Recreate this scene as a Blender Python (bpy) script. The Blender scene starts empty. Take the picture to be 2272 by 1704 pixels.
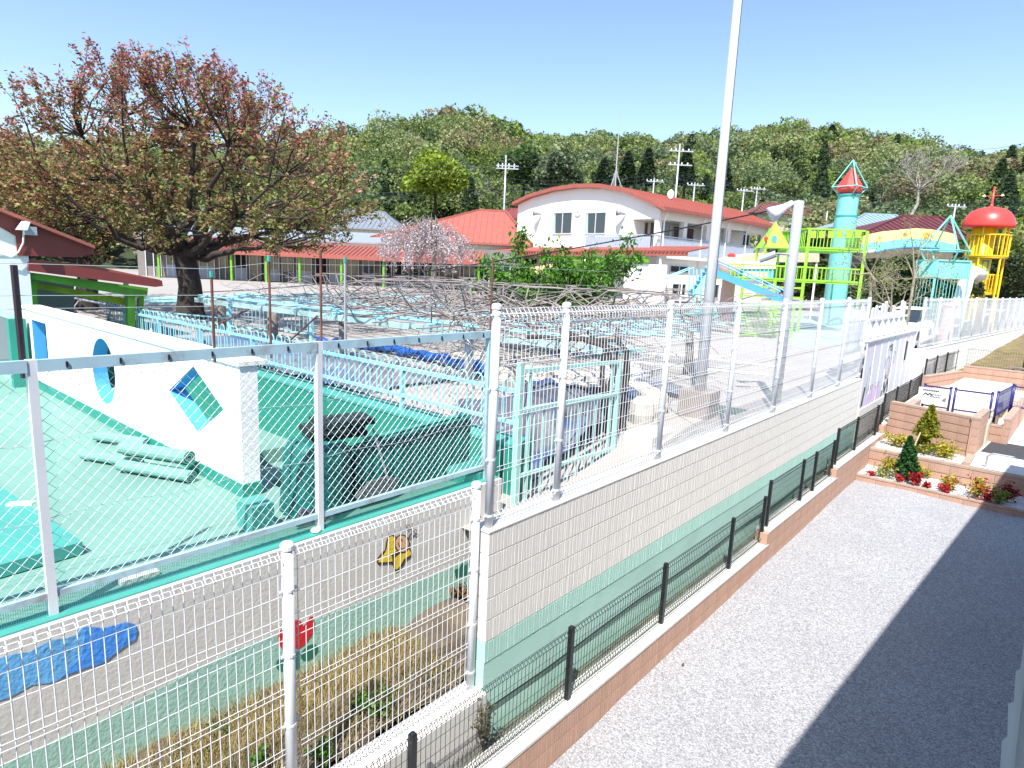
import bpy, math, random
import numpy as np
from mathutils import Vector, Matrix
R = math.radians
rng = np.random.default_rng(7)
random.seed(7)
S = bpy.context.scene
C = S.collection
# ---------------------------------------------------------------- camera, world, sun, exposure
CH = 4.6                                    # eye height above the gravel
YAW, PIT, ROL, FPX = R(40.41), R(10.16), R(2.51), 1414.4
fw = Vector((-math.sin(YAW)*math.cos(PIT), math.cos(YAW)*math.cos(PIT), -math.sin(PIT)))
r0 = Vector((math.cos(YAW), math.sin(YAW), 0)); u0 = r0.cross(fw)
rt = r0*math.cos(ROL)+u0*math.sin(ROL); up = -r0*math.sin(ROL)+u0*math.cos(ROL)
cam_d = bpy.data.cameras.new('camera'); cam = bpy.data.objects.new('camera', cam_d); C.objects.link(cam)
cam_d.sensor_width = 36; cam_d.lens = 36*FPX/2272; cam_d.clip_start = .05; cam_d.clip_end = 3000
M = Matrix((rt, up, -fw)).transposed().to_4x4(); M.translation = (0, 0, CH); cam.matrix_world = M
S.camera = cam
SUN_AZ, SUN_EL = R(26), R(56)               # light travels 26 degrees left of +Y
sd = Vector((-math.sin(SUN_AZ)*math.cos(SUN_EL), math.cos(SUN_AZ)*math.cos(SUN_EL), -math.sin(SUN_EL)))
w = bpy.data.worlds.new('World'); S.world = w; w.use_nodes = True
nt = w.node_tree; nt.nodes.clear()
sky = nt.nodes.new('ShaderNodeTexSky'); sky.sky_type = 'NISHITA'; sky.sun_disc = False
sky.sun_elevation = SUN_EL; sky.sun_rotation = R(180)-SUN_AZ
sky.air_density = 1.0; sky.dust_density = .5; sky.ozone_density = 1.5; sky.altitude = 100
bg = nt.nodes.new('ShaderNodeBackground'); bg.inputs[1].default_value = .145
wo = nt.nodes.new('ShaderNodeOutputWorld')
nt.links.new(sky.outputs[0], bg.inputs[0]); nt.links.new(bg.outputs[0], wo.inputs[0])
sl = bpy.data.lights.new('sun', 'SUN'); sl.energy = 5; sl.angle = R(.53); sl.color = (1, .96, .9)
so = bpy.data.objects.new('sun', sl); C.objects.link(so); so.rotation_euler = sd.to_track_quat('-Z', 'Y').to_euler(); so.location = (8, -20, 40)
S.view_settings.view_transform = 'Standard'; S.view_settings.look = 'None'; S.view_settings.exposure = .78; S.view_settings.gamma = 1
# ---------------------------------------------------------------- helpers: places
KD = 2272/2212.
def ray(x, y): x *= KD; y *= KD; return fw+rt*((x-1136)/FPX)-up*((y-852)/FPX)
def P(x, y, X=None, Y=None, Z=None, r=None, depth=None, pl=None):
    """world point seen at picture position x,y on a given real plane / distance"""
    d = ray(x, y)
    if X is not None: t = X/d.x
    elif Y is not None: t = Y/d.y
    elif Z is not None: t = (Z-CH)/d.z
    elif r is not None: t = r/math.hypot(d.x, d.y)
    elif depth is not None: t = depth/(-d.x*math.sin(YAW)+d.y*math.cos(YAW))
    else:
        p0, dr = pl; n = Vector((-dr[1], dr[0], 0)); t = (Vector((p0[0], p0[1], 0)).dot(n))/d.dot(n)
    return Vector((0, 0, CH))+d*t
def yz(x, y):
    """height of the school yard: 2.45 m by the fence, rising to 3.05 m at the buildings"""
    h = 2.45+.6*min(1, max(0, (math.hypot(x, y)-14)/26))
    k = min(1, max(0, (x+6.6)/1.2))*min(1, max(0, (9-y)/2.5))
    return h-.6*k
# ---------------------------------------------------------------- helpers: materials
MATS = {}
def mat(name, col, rough=.6, var=.12, scale=3., bump=0., bscale=60., metal=0., spec=.5, dirt=None, dscale=1.2, damt=.5):
    if name in MATS: return MATS[name]
    m = bpy.data.materials.new(name); m.use_nodes = True; n = m.node_tree.nodes; l = m.node_tree.links
    b = n['Principled BSDF']; b.inputs['Roughness'].default_value = rough; b.inputs['Metallic'].default_value = metal
    b.inputs['Specular IOR Level'].default_value = spec
    tc = n.new('ShaderNodeTexCoord'); no = n.new('ShaderNodeTexNoise'); no.inputs['Scale'].default_value = scale; no.inputs['Detail'].default_value = 6
    l.new(tc.outputs['Object'], no.inputs['Vector'])
    rp = n.new('ShaderNodeValToRGB'); rp.color_ramp.elements[0].position = .3; rp.color_ramp.elements[1].position = .7
    c = np.array(col[:3])
    rp.color_ramp.elements[0].color = (*np.clip(c*(1-var), 0, 1), 1); rp.color_ramp.elements[1].color = (*np.clip(c*(1+var*.6), 0, 1), 1)
    l.new(no.outputs['Fac'], rp.inputs['Fac']); out = rp.outputs['Color']
    if dirt is not None:
        n2 = n.new('ShaderNodeTexNoise'); n2.inputs['Scale'].default_value = dscale; n2.inputs['Detail'].default_value = 8; n2.inputs['Roughness'].default_value = .7
        l.new(tc.outputs['Object'], n2.inputs['Vector'])
        r2 = n.new('ShaderNodeValToRGB'); r2.color_ramp.elements[0].position = .52; r2.color_ramp.elements[1].position = .72
        r2.color_ramp.elements[0].color = (0, 0, 0, 1); r2.color_ramp.elements[1].color = (damt, damt, damt, 1)
        l.new(n2.outputs['Fac'], r2.inputs['Fac'])
        mx = n.new('ShaderNodeMix'); mx.data_type = 'RGBA'; mx.inputs[7].default_value = (*dirt, 1)
        l.new(r2.outputs['Color'], mx.inputs[0]); l.new(out, mx.inputs[6]); out = mx.outputs[2]
    l.new(out, b.inputs['Base Color'])
    if bump:
        n3 = n.new('ShaderNodeTexNoise'); n3.inputs['Scale'].default_value = bscale; n3.inputs['Detail'].default_value = 4
        l.new(tc.outputs['Object'], n3.inputs['Vector'])
        bp = n.new('ShaderNodeBump'); bp.inputs['Strength'].default_value = bump; bp.inputs['Distance'].default_value = .01
        l.new(n3.outputs['Fac'], bp.inputs['Height']); l.new(bp.outputs['Normal'], b.inputs['Normal'])
    MATS[name] = m; return m
def leafmat(name, trans=.35, rough=.55):
    if name in MATS: return MATS[name]
    m = bpy.data.materials.new(name); m.use_nodes = True; n = m.node_tree.nodes; l = m.node_tree.links
    b = n['Principled BSDF']; b.inputs['Roughness'].default_value = rough; b.inputs['Specular IOR Level'].default_value = .3
    a = n.new('ShaderNodeAttribute'); a.attribute_name = 'Col'
    t = n.new('ShaderNodeBsdfTranslucent'); mx = n.new('ShaderNodeMixShader'); mx.inputs[0].default_value = trans
    l.new(a.outputs['Color'], b.inputs['Base Color']); l.new(a.outputs['Color'], t.inputs['Color'])
    l.new(b.outputs[0], mx.inputs[1]); l.new(t.outputs[0], mx.inputs[2]); l.new(mx.outputs[0], n['Material Output'].inputs[0])
    MATS[name] = m; return m
def gravelmat(name, cols, scale=60, bump=.7):
    m = bpy.data.materials.new(name); m.use_nodes = True; n = m.node_tree.nodes; l = m.node_tree.links
    b = n['Principled BSDF']; b.inputs['Roughness'].default_value = .8
    tc = n.new('ShaderNodeTexCoord'); v = n.new('ShaderNodeTexVoronoi'); v.inputs['Scale'].default_value = scale
    l.new(tc.outputs['Object'], v.inputs['Vector'])
    rp = n.new('ShaderNodeValToRGB'); e = rp.color_ramp.elements
    e[0].color = (*cols[0], 1); e[1].color = (*cols[-1], 1); e[0].position = 0; e[1].position = 1
    for i, c in enumerate(cols[1:-1]): x = e.new((i+1)/(len(cols)-1)); x.color = (*c, 1)
    sp = n.new('ShaderNodeSeparateColor'); l.new(v.outputs['Color'], sp.inputs[0]); l.new(sp.outputs[0], rp.inputs['Fac'])
    no = n.new('ShaderNodeTexNoise'); no.inputs['Scale'].default_value = .9; no.inputs['Detail'].default_value = 8; l.new(tc.outputs['Object'], no.inputs['Vector'])
    mr = n.new('ShaderNodeMapRange'); mr.inputs[3].default_value = .86; mr.inputs[4].default_value = 1.1; l.new(no.outputs['Fac'], mr.inputs[0])
    mx = n.new('ShaderNodeMix'); mx.data_type = 'RGBA'; mx.blend_type = 'MULTIPLY'; mx.inputs[0].default_value = 1
    l.new(rp.outputs[0], mx.inputs[6]); l.new(mr.outputs[0], mx.inputs[7]); l.new(mx.outputs[2], b.inputs['Base Color'])
    bp = n.new('ShaderNodeBump'); bp.inputs['Strength'].default_value = bump; bp.inputs['Distance'].default_value = .012; bp.invert = True
    l.new(v.outputs['Distance'], bp.inputs['Height']); l.new(bp.outputs['Normal'], b.inputs['Normal'])
    MATS[name] = m; return m
def glassmat(name, col=(.03, .04, .05)):
    m = mat(name, col, rough=.06, var=.1, spec=.9); return m
# ---------------------------------------------------------------- helpers: meshes
class MB:
    def __init__(s): s.v = []; s.f = []
    def add(s, vs, fs):
        o = len(s.v); s.v += [tuple(p) for p in vs]; s.f += [tuple(i+o for i in f) for f in fs]; return s
    def box(s, a, b):
        x0, y0, z0 = [min(p, q) for p, q in zip(a, b)]; x1, y1, z1 = [max(p, q) for p, q in zip(a, b)]
        return s.add([(x0,y0,z0),(x1,y0,z0),(x1,y1,z0),(x0,y1,z0),(x0,y0,z1),(x1,y0,z1),(x1,y1,z1),(x0,y1,z1)],
            [(3,2,1,0),(4,5,6,7),(0,1,5,4),(1,2,6,5),(2,3,7,6),(3,0,4,7)])
    def obox(s, c, e1, h1, h2, z0, z1):
        """box about c, half length h1 along e1, half depth h2 across, from z0 to z1"""
        e1 = Vector((e1[0], e1[1], 0)).normalized(); e2 = Vector((-e1.y, e1.x, 0)); c = Vector((c[0], c[1], 0)); vs = []
        for z in (z0, z1):
            for a, b in ((-1,-1),(1,-1),(1,1),(-1,1)): q = c+e1*h1*a+e2*h2*b; vs.append((q.x, q.y, z))
        return s.add(vs, [(3,2,1,0),(4,5,6,7),(0,1,5,4),(1,2,6,5),(2,3,7,6),(3,0,4,7)])
    def bar(s, p, q, w=.02, h=None):
        """square bar from p to q"""
        p = Vector(p); q = Vector(q); h = h or w; d = (q-p).normalized(); a = Vector((0,0,1)) if abs(d.z) < .9 else Vector((1,0,0))
        n = d.cross(a).normalized(); m = n.cross(d); vs = []
        for e in (p, q):
            for i, j in ((-1,-1),(1,-1),(1,1),(-1,1)): vs.append(e+n*w/2*i+m*h/2*j)
        return s.add(vs, [(3,2,1,0),(4,5,6,7),(0,1,5,4),(1,2,6,5),(2,3,7,6),(3,0,4,7)])
    def tube(s, pts, r, n=6, caps=True):
        pts = [Vector(p) for p in pts]; rs = r if hasattr(r, '__len__') else [r]*len(pts); o = len(s.v); ref = None
        for i, p in enumerate(pts):
            d = (pts[min(i+1, len(pts)-1)]-pts[max(i-1, 0)]).normalized()
            if ref is None: ref = Vector((0,0,1)) if abs(d.z) < .9 else Vector((1,0,0))
            a = d.cross(ref);  a = a.normalized() if a.length > 1e-5 else d.orthogonal().normalized(); b = a.cross(d).normalized(); ref = b
            for k in range(n): t = 2*math.pi*k/n; q = p+(a*math.cos(t)+b*math.sin(t))*rs[i]; s.v.append((q.x,q.y,q.z))
        for i in range(len(pts)-1):
            for k in range(n): k2 = (k+1) % n; s.f.append((o+i*n+k, o+i*n+k2, o+(i+1)*n+k2, o+(i+1)*n+k))
        if caps: s.f.append(tuple(o+k for k in range(n-1,-1,-1))); e = o+(len(pts)-1)*n; s.f.append(tuple(e+k for k in range(n)))
        return s
    def lathe(s, c, prof, n=16):
        """turned shape about the vertical through c; prof = [(radius, z)] from the bottom"""
        o = len(s.v)
        for r_, z in prof:
            for k in range(n): t = 2*math.pi*k/n; s.v.append((c[0]+r_*math.cos(t), c[1]+r_*math.sin(t), z))
        for i in range(len(prof)-1):
            for k in range(n): k2 = (k+1) % n; s.f.append((o+i*n+k, o+i*n+k2, o+(i+1)*n+k2, o+(i+1)*n+k))
        s.f.append(tuple(o+k for k in range(n-1,-1,-1))); e = o+(len(prof)-1)*n; s.f.append(tuple(e+k for k in range(n))); return s
    def prism(s, poly, off):
        """polygon (3-D points) pushed along off"""
        a = [Vector(p) for p in poly]; off = Vector(off); n = len(a); b = [p+off for p in a]
        return s.add(a+b, [tuple(range(n-1,-1,-1)), tuple(range(n, 2*n))]+[(i, (i+1) % n, n+(i+1) % n, n+i) for i in range(n)])
    def quad(s, *p): return s.add(p, [tuple(range(len(p)))])
    def build(s, name, m, parent=None, smooth=False, kind=None, label=None):
        me = bpy.data.meshes.new(name); v = s.v
        if parent is not None:
            I = parent.matrix_basis.inverted()
            if parent.parent is not None: I = (parent.parent.matrix_basis @ parent.matrix_basis).inverted()
            v = [tuple(I @ Vector(p)) for p in v]
        me.from_pydata(v, [], s.f); me.update()
        if isinstance(m, (list, tuple)): [me.materials.append(k) for k in m]
        else: me.materials.append(m)
        if smooth: me.polygons.foreach_set('use_smooth', [True]*len(me.polygons))
        o = bpy.data.objects.new(name, me); C.objects.link(o)
        if parent is not None: o.parent = parent
        if kind: o['kind'] = kind
        if label: o['label'] = label
        fixn(me); return o
def fixn(me):
    import bmesh
    if len(me.polygons) > 20000: return
    b = bmesh.new(); b.from_mesh(me); bmesh.ops.recalc_face_normals(b, faces=b.faces); b.to_mesh(me); b.free()
def thing(name, label, cat, loc=(0,0,0), rz=0, group=None):
    o = bpy.data.objects.new(name, None); C.objects.link(o); o.empty_display_size = .2
    o.matrix_basis = Matrix.Translation(Vector(loc)) @ Matrix.Rotation(rz, 4, 'Z')
    o['label'] = label; o['category'] = cat
    if group: o['group'] = group
    return o
def tag(o, label, cat, group=None):
    o['label'] = label; o['category'] = cat
    if group: o['group'] = group
    return o
def child(src, parent, loc, rz=0, name=None, sc=None):
    """another piece that shares src's mesh; loc is in world metres"""
    o = bpy.data.objects.new(name or src.name.split('.')[0], src.data); C.objects.link(o); o.parent = parent
    W = Matrix.Translation(Vector(loc)) @ Matrix.Rotation(rz, 4, 'Z')
    if sc: W = W @ Matrix.Diagonal((*sc, 1))
    o.matrix_basis = parent.matrix_basis.inverted() @ W
    return o
def npmesh(name, V, F, m, cols=None, parent=None, kind=None, smooth=False):
    """fast mesh from arrays: V (n,3), F (k,3 or 4), cols (n,3)"""
    V = np.asarray(V, dtype=np.float32); F = np.asarray(F, dtype=np.int32); me = bpy.data.meshes.new(name)
    if parent is not None: V = V-np.array(parent.matrix_basis.translation, dtype=np.float32)
    k = F.shape[1]
    me.vertices.add(len(V)); me.vertices.foreach_set('co', V.ravel()); me.loops.add(F.size); me.loops.foreach_set('vertex_index', F.ravel())
    me.polygons.add(len(F)); me.polygons.foreach_set('loop_start', np.arange(0, F.size, k, dtype=np.int32))
    if cols is not None:
        a = me.color_attributes.new('Col', 'FLOAT_COLOR', 'POINT'); c = np.ones((len(V), 4), np.float32); c[:, :3] = cols; a.data.foreach_set('color', c.ravel())
    if smooth: me.polygons.foreach_set('use_smooth', np.ones(len(F), bool))
    me.update(); me.validate(); me.materials.append(m)
    o = bpy.data.objects.new(name, me); C.objects.link(o)
    if parent is not None: o.parent = parent
    if kind: o['kind'] = kind
    return o
def leaves(cent, size, col, aspect=1.7, droop=None, jit=.25):
    """leaf-shaped faces: centres (n,3), sizes (n,), colours (n,3) -> V,F,C"""
    n = len(cent); d = rng.normal(size=(n, 3)); d[:, 2] *= .6
    if droop is not None: d = d*.6+np.array([0, 0, -droop])
    d /= np.linalg.norm(d, axis=1)[:, None]; e = rng.normal(size=(n, 3)); e -= d*np.sum(d*e, 1)[:, None]; e /= np.linalg.norm(e, axis=1)[:, None]
    s = np.asarray(size)[:, None]; a = d*s*aspect/2; b = e*s/2
    nn = np.cross(d, e)*s*.15
    V = np.stack([cent-a, cent+b+nn, cent+a, cent-b+nn], 1).reshape(-1, 3); F = np.arange(4*n).reshape(n, 4)
    cc = np.clip(col*(1+rng.normal(size=(n, 1))*jit), .002, 1); return V, F, np.repeat(cc, 4, 0)
def branchy(base, dirv, length, rad, depth, spread=.5, lift=.15, nkid=(2, 3), segs=4, tubes=None, tips=None, wob=.12, ratio=.72, minr=.006):
    """recursive limbs: fills tubes [(pts, radii)] and tips [(point, dir)]"""
    p = Vector(base); d = Vector(dirv).normalized(); pts = [p.copy()]; rs = [rad]
    for i in range(segs):
        d = (d+Vector(rng.normal(size=3))*wob+Vector((0, 0, lift*.2))).normalized(); p = p+d*(length/segs); pts.append(p.copy()); rs.append(max(minr, rad*(1-.42*(i+1)/segs)))
        if depth <= 2 and i >= 1: tips.append((p.copy(), d.copy()))
    tubes.append((pts, rs)); tips.append((p.copy(), d.copy()))
    if depth > 0:
        k = rng.integers(nkid[0], nkid[1]+1)
        for j in range(k):
            q = d+Vector(rng.normal(size=3))*spread+Vector((0, 0, lift)); at_ = pts[-1] if j < 2 else pts[rng.integers(max(1, segs-2), segs+1)]
            branchy(at_, q, length*ratio*rng.uniform(.8, 1.15), rs[-1]*.78, depth-1, spread, lift, nkid, segs, tubes, tips, wob, ratio, minr)
def rail(mb, p, q, z0, z1, step=.12, r=.008, n=4, top=.018):
    """railing in plane p-q: top and bottom rail with upright bars"""
    p = Vector((p[0], p[1], 0)); q = Vector((q[0], q[1], 0)); L = (q-p).length; k = max(1, int(L/step))
    for z in (z0, z1): mb.bar((p.x, p.y, z), (q.x, q.y, z), top*2)
    for i in range(1, k): c = p.lerp(q, i/k); mb.bar((c.x, c.y, z0), (c.x, c.y, z1), r*2)
    return mb
# ---------------------------------------------------------------- materials
m_white = mat('white_painted_steel', (.68, .71, .75), .35, .04, 4, spec=.5)
m_black = mat('black_painted_steel', (.012, .014, .016), .4, .1)
m_navy = mat('navy_painted_steel', (.02, .025, .16), .4, .1)
m_ltblue = mat('light_blue_paint', (.30, .62, .72), .5, .1, 6, dirt=(.3, .33, .32), dscale=5, damt=.5)
m_clrail = mat('pale_blue_galvanised', (.40, .58, .66), .45, .1, 6, dirt=(.22, .12, .08), dscale=3.2, damt=.7)
m_clwire = mat('galvanised_wire', (.62, .74, .78), .4, .1, 20)
m_gravel = gravelmat('crushed_stone', [(.2,.2,.215), (.3,.3,.315), (.36,.36,.37), (.5,.5,.51)], 70, .55)
m_wgravel = gravelmat('white_pebbles', [(.34,.34,.33), (.5,.5,.49), (.66,.66,.65)], 30)
m_conc = mat('pale_concrete', (.62, .61, .58), .85, .08, 2, bump=.2, dirt=(.42, .4, .36), damt=.4)
m_oldconc = mat('grey_rendered_concrete', (.6, .58, .54), .85, .06, 1.5, bump=.35, bscale=30, dirt=(.44, .38, .3), dscale=.9, damt=.4)
m_mint = mat('mint_wall_paint', (.42, .66, .58), .7, .06, 2, bump=.3, bscale=40, dirt=(.3, .42, .36), dscale=1.6, damt=.4)
m_beige = mat('cream_block_paint', (.72, .70, .665), .8, .04, 3, bump=.12, bscale=80, dirt=(.56, .55, .48), dscale=2, damt=.4)
m_brown = mat('pinkish_brown_block', (.46, .29, .22), .85, .12, 3, bump=.6, bscale=70, dirt=(.5, .27, .14), dscale=1.3, damt=.5)
m_browncap = mat('brown_cap_stone', (.40, .29, .23), .85, .15, 5, bump=.5, bscale=60)
m_deck = mat('green_pool_paint', (.165, .33, .27), .6, .12, 1.1, bump=.2, bscale=90, dirt=(.21, .36, .305), dscale=.8, damt=.6)
m_deckd = mat('deep_green_pool_paint', (.025, .27, .20), .55, .1, 1.5, bump=.2)
m_tealrim = mat('bright_teal_paint', (.06, .33, .28), .5, .1, 2)
m_stucco = mat('white_stucco', (.84, .84, .84), .9, .03, 3, bump=.4, bscale=55)
m_holeblue = mat('sky_blue_paint', (.08, .38, .72), .6, .05, 3)
m_soil = mat('bare_soil', (.13, .10, .07), .95, .3, 4, bump=.8, bscale=40, dirt=(.2, .17, .1), dscale=2)
m_sand = mat('yard_sand', (.35, .32, .295), .95, .1, .5, bump=.4, bscale=40, dirt=(.28, .255, .23), dscale=.25, damt=.6)
m_asphalt = mat('dark_asphalt', (.05, .05, .055), .9, .2, 8, bump=.5, bscale=120)
m_bark = mat('dark_bark', (.045, .035, .03), .95, .4, 6, bump=1, bscale=25)
m_greybark = mat('grey_branch_bark', (.27, .23, .215), .9, .3, 8)
m_rust = mat('rusty_pipe', (.16, .07, .05), .8, .4, 8)
m_galv = mat('galvanised_pipe', (.45, .48, .5), .4, .12, 6, metal=.4)
m_alu = mat('brushed_aluminium', (.72, .74, .76), .3, .05, 3, metal=.35)
m_redroof = mat('red_metal_roof', (.34, .10, .075), .55, .12, 2, dirt=(.3, .08, .06), dscale=1, damt=.4)
m_reddark = mat('dark_red_fascia', (.20, .035, .03), .5, .1)
m_wallw = mat('white_plaster_wall', (.82, .80, .76), .85, .03, 1, bump=.15)
m_wallc = mat('cream_plaster_wall', (.66, .60, .50), .85, .06, 1)
m_glass = glassmat('dark_window_glass')
m_frame = mat('aluminium_window_frame', (.66, .68, .7), .4, .05, metal=.2)
m_dark = mat('dark_interior', (.015, .015, .017), .9, .2)
m_gpost = mat('lime_green_paint', (.15, .40, .02), .5, .12)
m_lime = mat('lime_playground_paint', (.33, .66, .05), .45, .1, 2)
m_turq = mat('turquoise_playground_paint', (.20, .55, .52), .4, .1, 2, dirt=(.32, .62, .6), dscale=.8)
m_yellow = mat('yellow_playground_paint', (.85, .58, .02), .4, .08, 2)
m_red = mat('red_playground_paint', (.75, .06, .05), .35, .06)
m_slide = mat('blue_slide_paint', (.10, .36, .72), .4, .1)
m_pink = mat('pale_pink_paint', (.66, .36, .36), .5, .05)
m_tarp = mat('blue_tarpaulin', (.015, .10, .40), .5, .35, 5, bump=1, bscale=14)
m_gtarp = mat('dark_green_sheet', (.008, .15, .13), .5, .3, 4, bump=.8, bscale=18)
m_log = mat('weathered_log', (.22, .19, .17), .95, .35, 9, bump=1, bscale=30)
m_grey = mat('grey_painted_pole', (.33, .36, .4), .5, .05)
m_mintframe = mat('mint_painted_steel', (.36, .66, .60), .5, .1, 5, dirt=(.3, .25, .2), dscale=4, damt=.6)
m_rubber = mat('green_rubber_mat', (.17, .38, .31), .75, .12, 9, bump=.3)
m_rubberd = mat('mat_dark_backing', (.02, .07, .055), .8, .2)
m_leaf = leafmat('leaf'); 
# ---------------------------------------------------------------- the grounds
def sheet(name, m, x0, x1, y0, y1, zf, nx=40, ny=40, kind='structure', jit=0):
    xs = np.linspace(x0, x1, nx+1); ys = np.linspace(y0, y1, ny+1); V = [(x, y, zf(x, y)+(rng.normal()*jit)) for y in ys for x in xs]
    F = [(j*(nx+1)+i, j*(nx+1)+i+1, (j+1)*(nx+1)+i+1, (j+1)*(nx+1)+i) for j in range(ny) for i in range(nx)]
    o = npmesh(name, V, F, m, kind=kind, smooth=True); return o
def gz(x, y): return .1+max(0, (y-4.5))*.02
sheet('earth', m_soil, -420, 420, -120, 520, lambda x, y: -.6, 10, 10)
sheet('gravel_ground', m_gravel, -2.99, 9, -6, 16.2, lambda x, y: gz(x, y)+.012*math.sin(x*3.1+y*1.7), 40, 60, jit=.004)
sheet('yard', m_sand, -95, -5.0, 6.12, 70, yz, 150, 110)
sheet('yard_side', m_sand, -5.0, -3.56, 4.62, 70, yz, 6, 110)
sheet('pool_deck', m_deck, -24, -4.66, -6, 5.8, lambda x, y: 2.25, 8, 8)
sheet('grass_strip_soil', m_soil, -4.545, -3.545, -3, 5.22, lambda x, y: 1.0-.06*(x+3.3)+.03*math.sin(x*9+y*7), 14, 60, jit=.012)
sheet('drain_gap', mat('mossy_concrete', (.17, .18, .14), .95, .3, 5, bump=.6), -3.34, -3.19, -3, 24, lambda x, y: .46+max(0, (y-9.5))*.052, 2, 40, jit=.01)
# ---------------------------------------------------------------- cream and mint block wall under the tall fence
def ribblock(L, h, depth, seed):
    """split-rib block: base at x=0 going back; face ribs towards +x"""
    g = np.random.default_rng(seed); mb = MB(); y = 0.; prof = []
    while y < L-.012:
        wd = min(g.uniform(.025, .05), L-y); d = g.uniform(-.0005, .0012)
        prof += [(d, y), (d, y+wd-.008), (-.005, y+wd-.006), (-.005, y+wd-.001)]; y += wd
    prof = [(0, 0)]+prof+[(0, L)]
    pts = prof; n = len(pts); z0, z1 = .004, h-.006
    vs = [(x, yy, z0) for x, yy in pts]+[(x, yy, z1) for x, yy in pts]+[(-depth, 0, z0), (-depth, L, z0), (-depth, 0, z1), (-depth, L, z1)]
    fs = [(i, i+1, n+i+1, n+i) for i in range(n-1)]+[tuple(list(range(n, 2*n))+[2*n+3, 2*n+2])]
    fs += [(0, n, 2*n+2, 2*n), (n-1, 2*n+1, 2*n+3, 2*n-1), tuple([2*n, 2*n+1]+list(range(n-1, -1, -1)))]
    return mb.add(vs, fs)
XW = -3.34; WT = 2.434
bw = thing('block_wall', 'long cream block wall with mint painted foot under the tall white fence', 'wall', (XW-.1, 3.72, .4))
L_ = .4; nb = 32; proto = {}
for k in range(4):
    for mm, nm in ((m_beige, 'b'), (m_mint, 'm')):
        mb = ribblock(L_-.002, .2, .16, 40+k); me = mb.build('block', mm); C.objects.unlink(me); proto[nm, k] = me
for row in range(6):
    for i in range(nb):
        o = child(proto['b' if row < 5 else 'm', int(rng.integers(0, 4))], bw, (XW, 3.72+i*L_, WT-.2*(row+1)), 0, 'block')
mb = MB(); mb.box((XW-.19, 3.715, .3), (XW-.005, 3.72+nb*L_, WT-1.203)); mb.build('mint_footing', m_mint, bw)
mb = MB(); mb.box((XW-.198, 3.723, WT-1.2), (XW-.018, 3.72+nb*L_-.003, WT-.012)); mb.build('mortar_core', mat('mortar', (.4, .4, .37), .9, .1), bw)
mb = MB(); mb.box((XW-.2, 3.712, WT-.003), (XW+.004, 3.72+nb*L_, WT+.012)); mb.build('coping', m_conc, bw)
mb = MB(); mb.tube([(XW+.012, 3.75+.9*i, .78-.02*math.sin(i*1.7)) for i in range(15)], .008, 5); mb.build('cable', m_black, bw)  # dark tube added in place of a cast-shadow line along the wall
# ---------------------------------------------------------------- welded mesh fences
def fence_panel(p, q, z0, z1, pitch, wr, m, parent, zs, bends=(), roll=.04, rollb=True):
    p = Vector((p[0], p[1], 0)); q = Vector((q[0], q[1], 0)); L = (q-p).length; d = (q-p)/L; n = Vector((d.y, -d.x, 0)); mb = MB()
    path = []
    if rollb: path += [(0, z0+.07), (-roll, z0+.045), (0, z0), (roll, z0+.045), (0, z0+.075)]
    else: path += [(0, z0)]
    for b in bends: path += [(0, b-.03), (roll*.25, b), (0, b+.03)]
    path += [(0, z1-.075), (roll, z1-.045), (0, z1), (-roll, z1-.045), (0, z1-.07)]
    k = int(L/pitch)
    for i in range(k+1):
        c = p+d*(L-(k*pitch))/2+d*pitch*i; mb.tube([(c.x+n.x*a, c.y+n.y*a, z) for a, z in path], wr*1.15, 4, False)
    hz = [(0, z) for z in zs if min([abs(z-b) for b in bends]+[9]) > .06]+[(roll, z1-.045), (0, z1), (-roll, z1-.045)]+[(roll*.25, b+e) for b in bends for e in (-.018, .018)]
    if rollb: hz += [(roll, z0+.045), (0, z0), (-roll, z0+.045)]
    for a, z in hz: mb.tube([(p.x+n.x*a, p.y+n.y*a, z), (q.x+n.x*a, q.y+n.y*a, z)], wr*.85, 4, False)
    return mb.build('mesh_panel', m, parent)
def fence_post(x, y, z0, z1, r, m, parent, zb=(), square=False):
    mb = MB()
    if square: mb.box((x-r, y-r, z0), (x+r, y+r, z1))
    else: mb.lathe((x, y), [(r, z0), (r, z1-.03)], 14)
    po = mb.build('post', m, parent, not square)
    mb = MB(); mb.lathe((x, y), [(r*1.18, z1-.035), (r*1.18, z1-.008), (r*.9, z1+.008), (r*.3, z1+.014)], 14); mb.build('cap', m, po, False)
    for z in zb: mb = MB(); mb.lathe((x, y), [(r*1.08, z-.009), (r*1.08, z+.009)], 14); mb.box((x-r*.3, y-.06, z-.006), (x+r*.3, y+.06, z+.006)); mb.build('clamp', m, po)
    return po
XT = -3.42; YT = [3.79, 4.735, 6.76, 8.79, 10.74, 12.77, 14.72, 16.54]; zt0, zt1 = WT+.06, 4.29
tf = thing('mesh_fence', 'tall white welded mesh fence standing on the cream block wall', 'fence', (XT, 3.79, WT), group=None)
tz = [zt0+.2, zt0+.38, zt0+.56, zt0+.92, zt0+1.1, zt0+1.28, zt0+1.5]; tb = (zt0+.3, zt0+.75, zt0+1.2)
tz = [z for z in np.arange(zt0+.15, zt1-.1, .152)]
for i, y in enumerate(YT):
    fence_post(XT, y, WT-.05 if i else WT-.1, zt1+.03, .036, m_white, tf, (zt0+.06, zt0+.55, zt0+1.15, zt1-.05))
for a, b in zip(YT[:-1], YT[1:]): fence_panel((XT, a+.045), (XT, b-.045), zt0, zt1, .056, .003, m_white, tf, tz, (zt0+.45, zt0+.9, zt0+1.35), .032)
XL = -3.45; YL = [-1.55, .2, 1.957, 3.66]
lf = thing('mesh_fence', 'lower white welded mesh fence in the foreground by the painted mural wall', 'fence', (XL, 3.66, .95))
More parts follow.
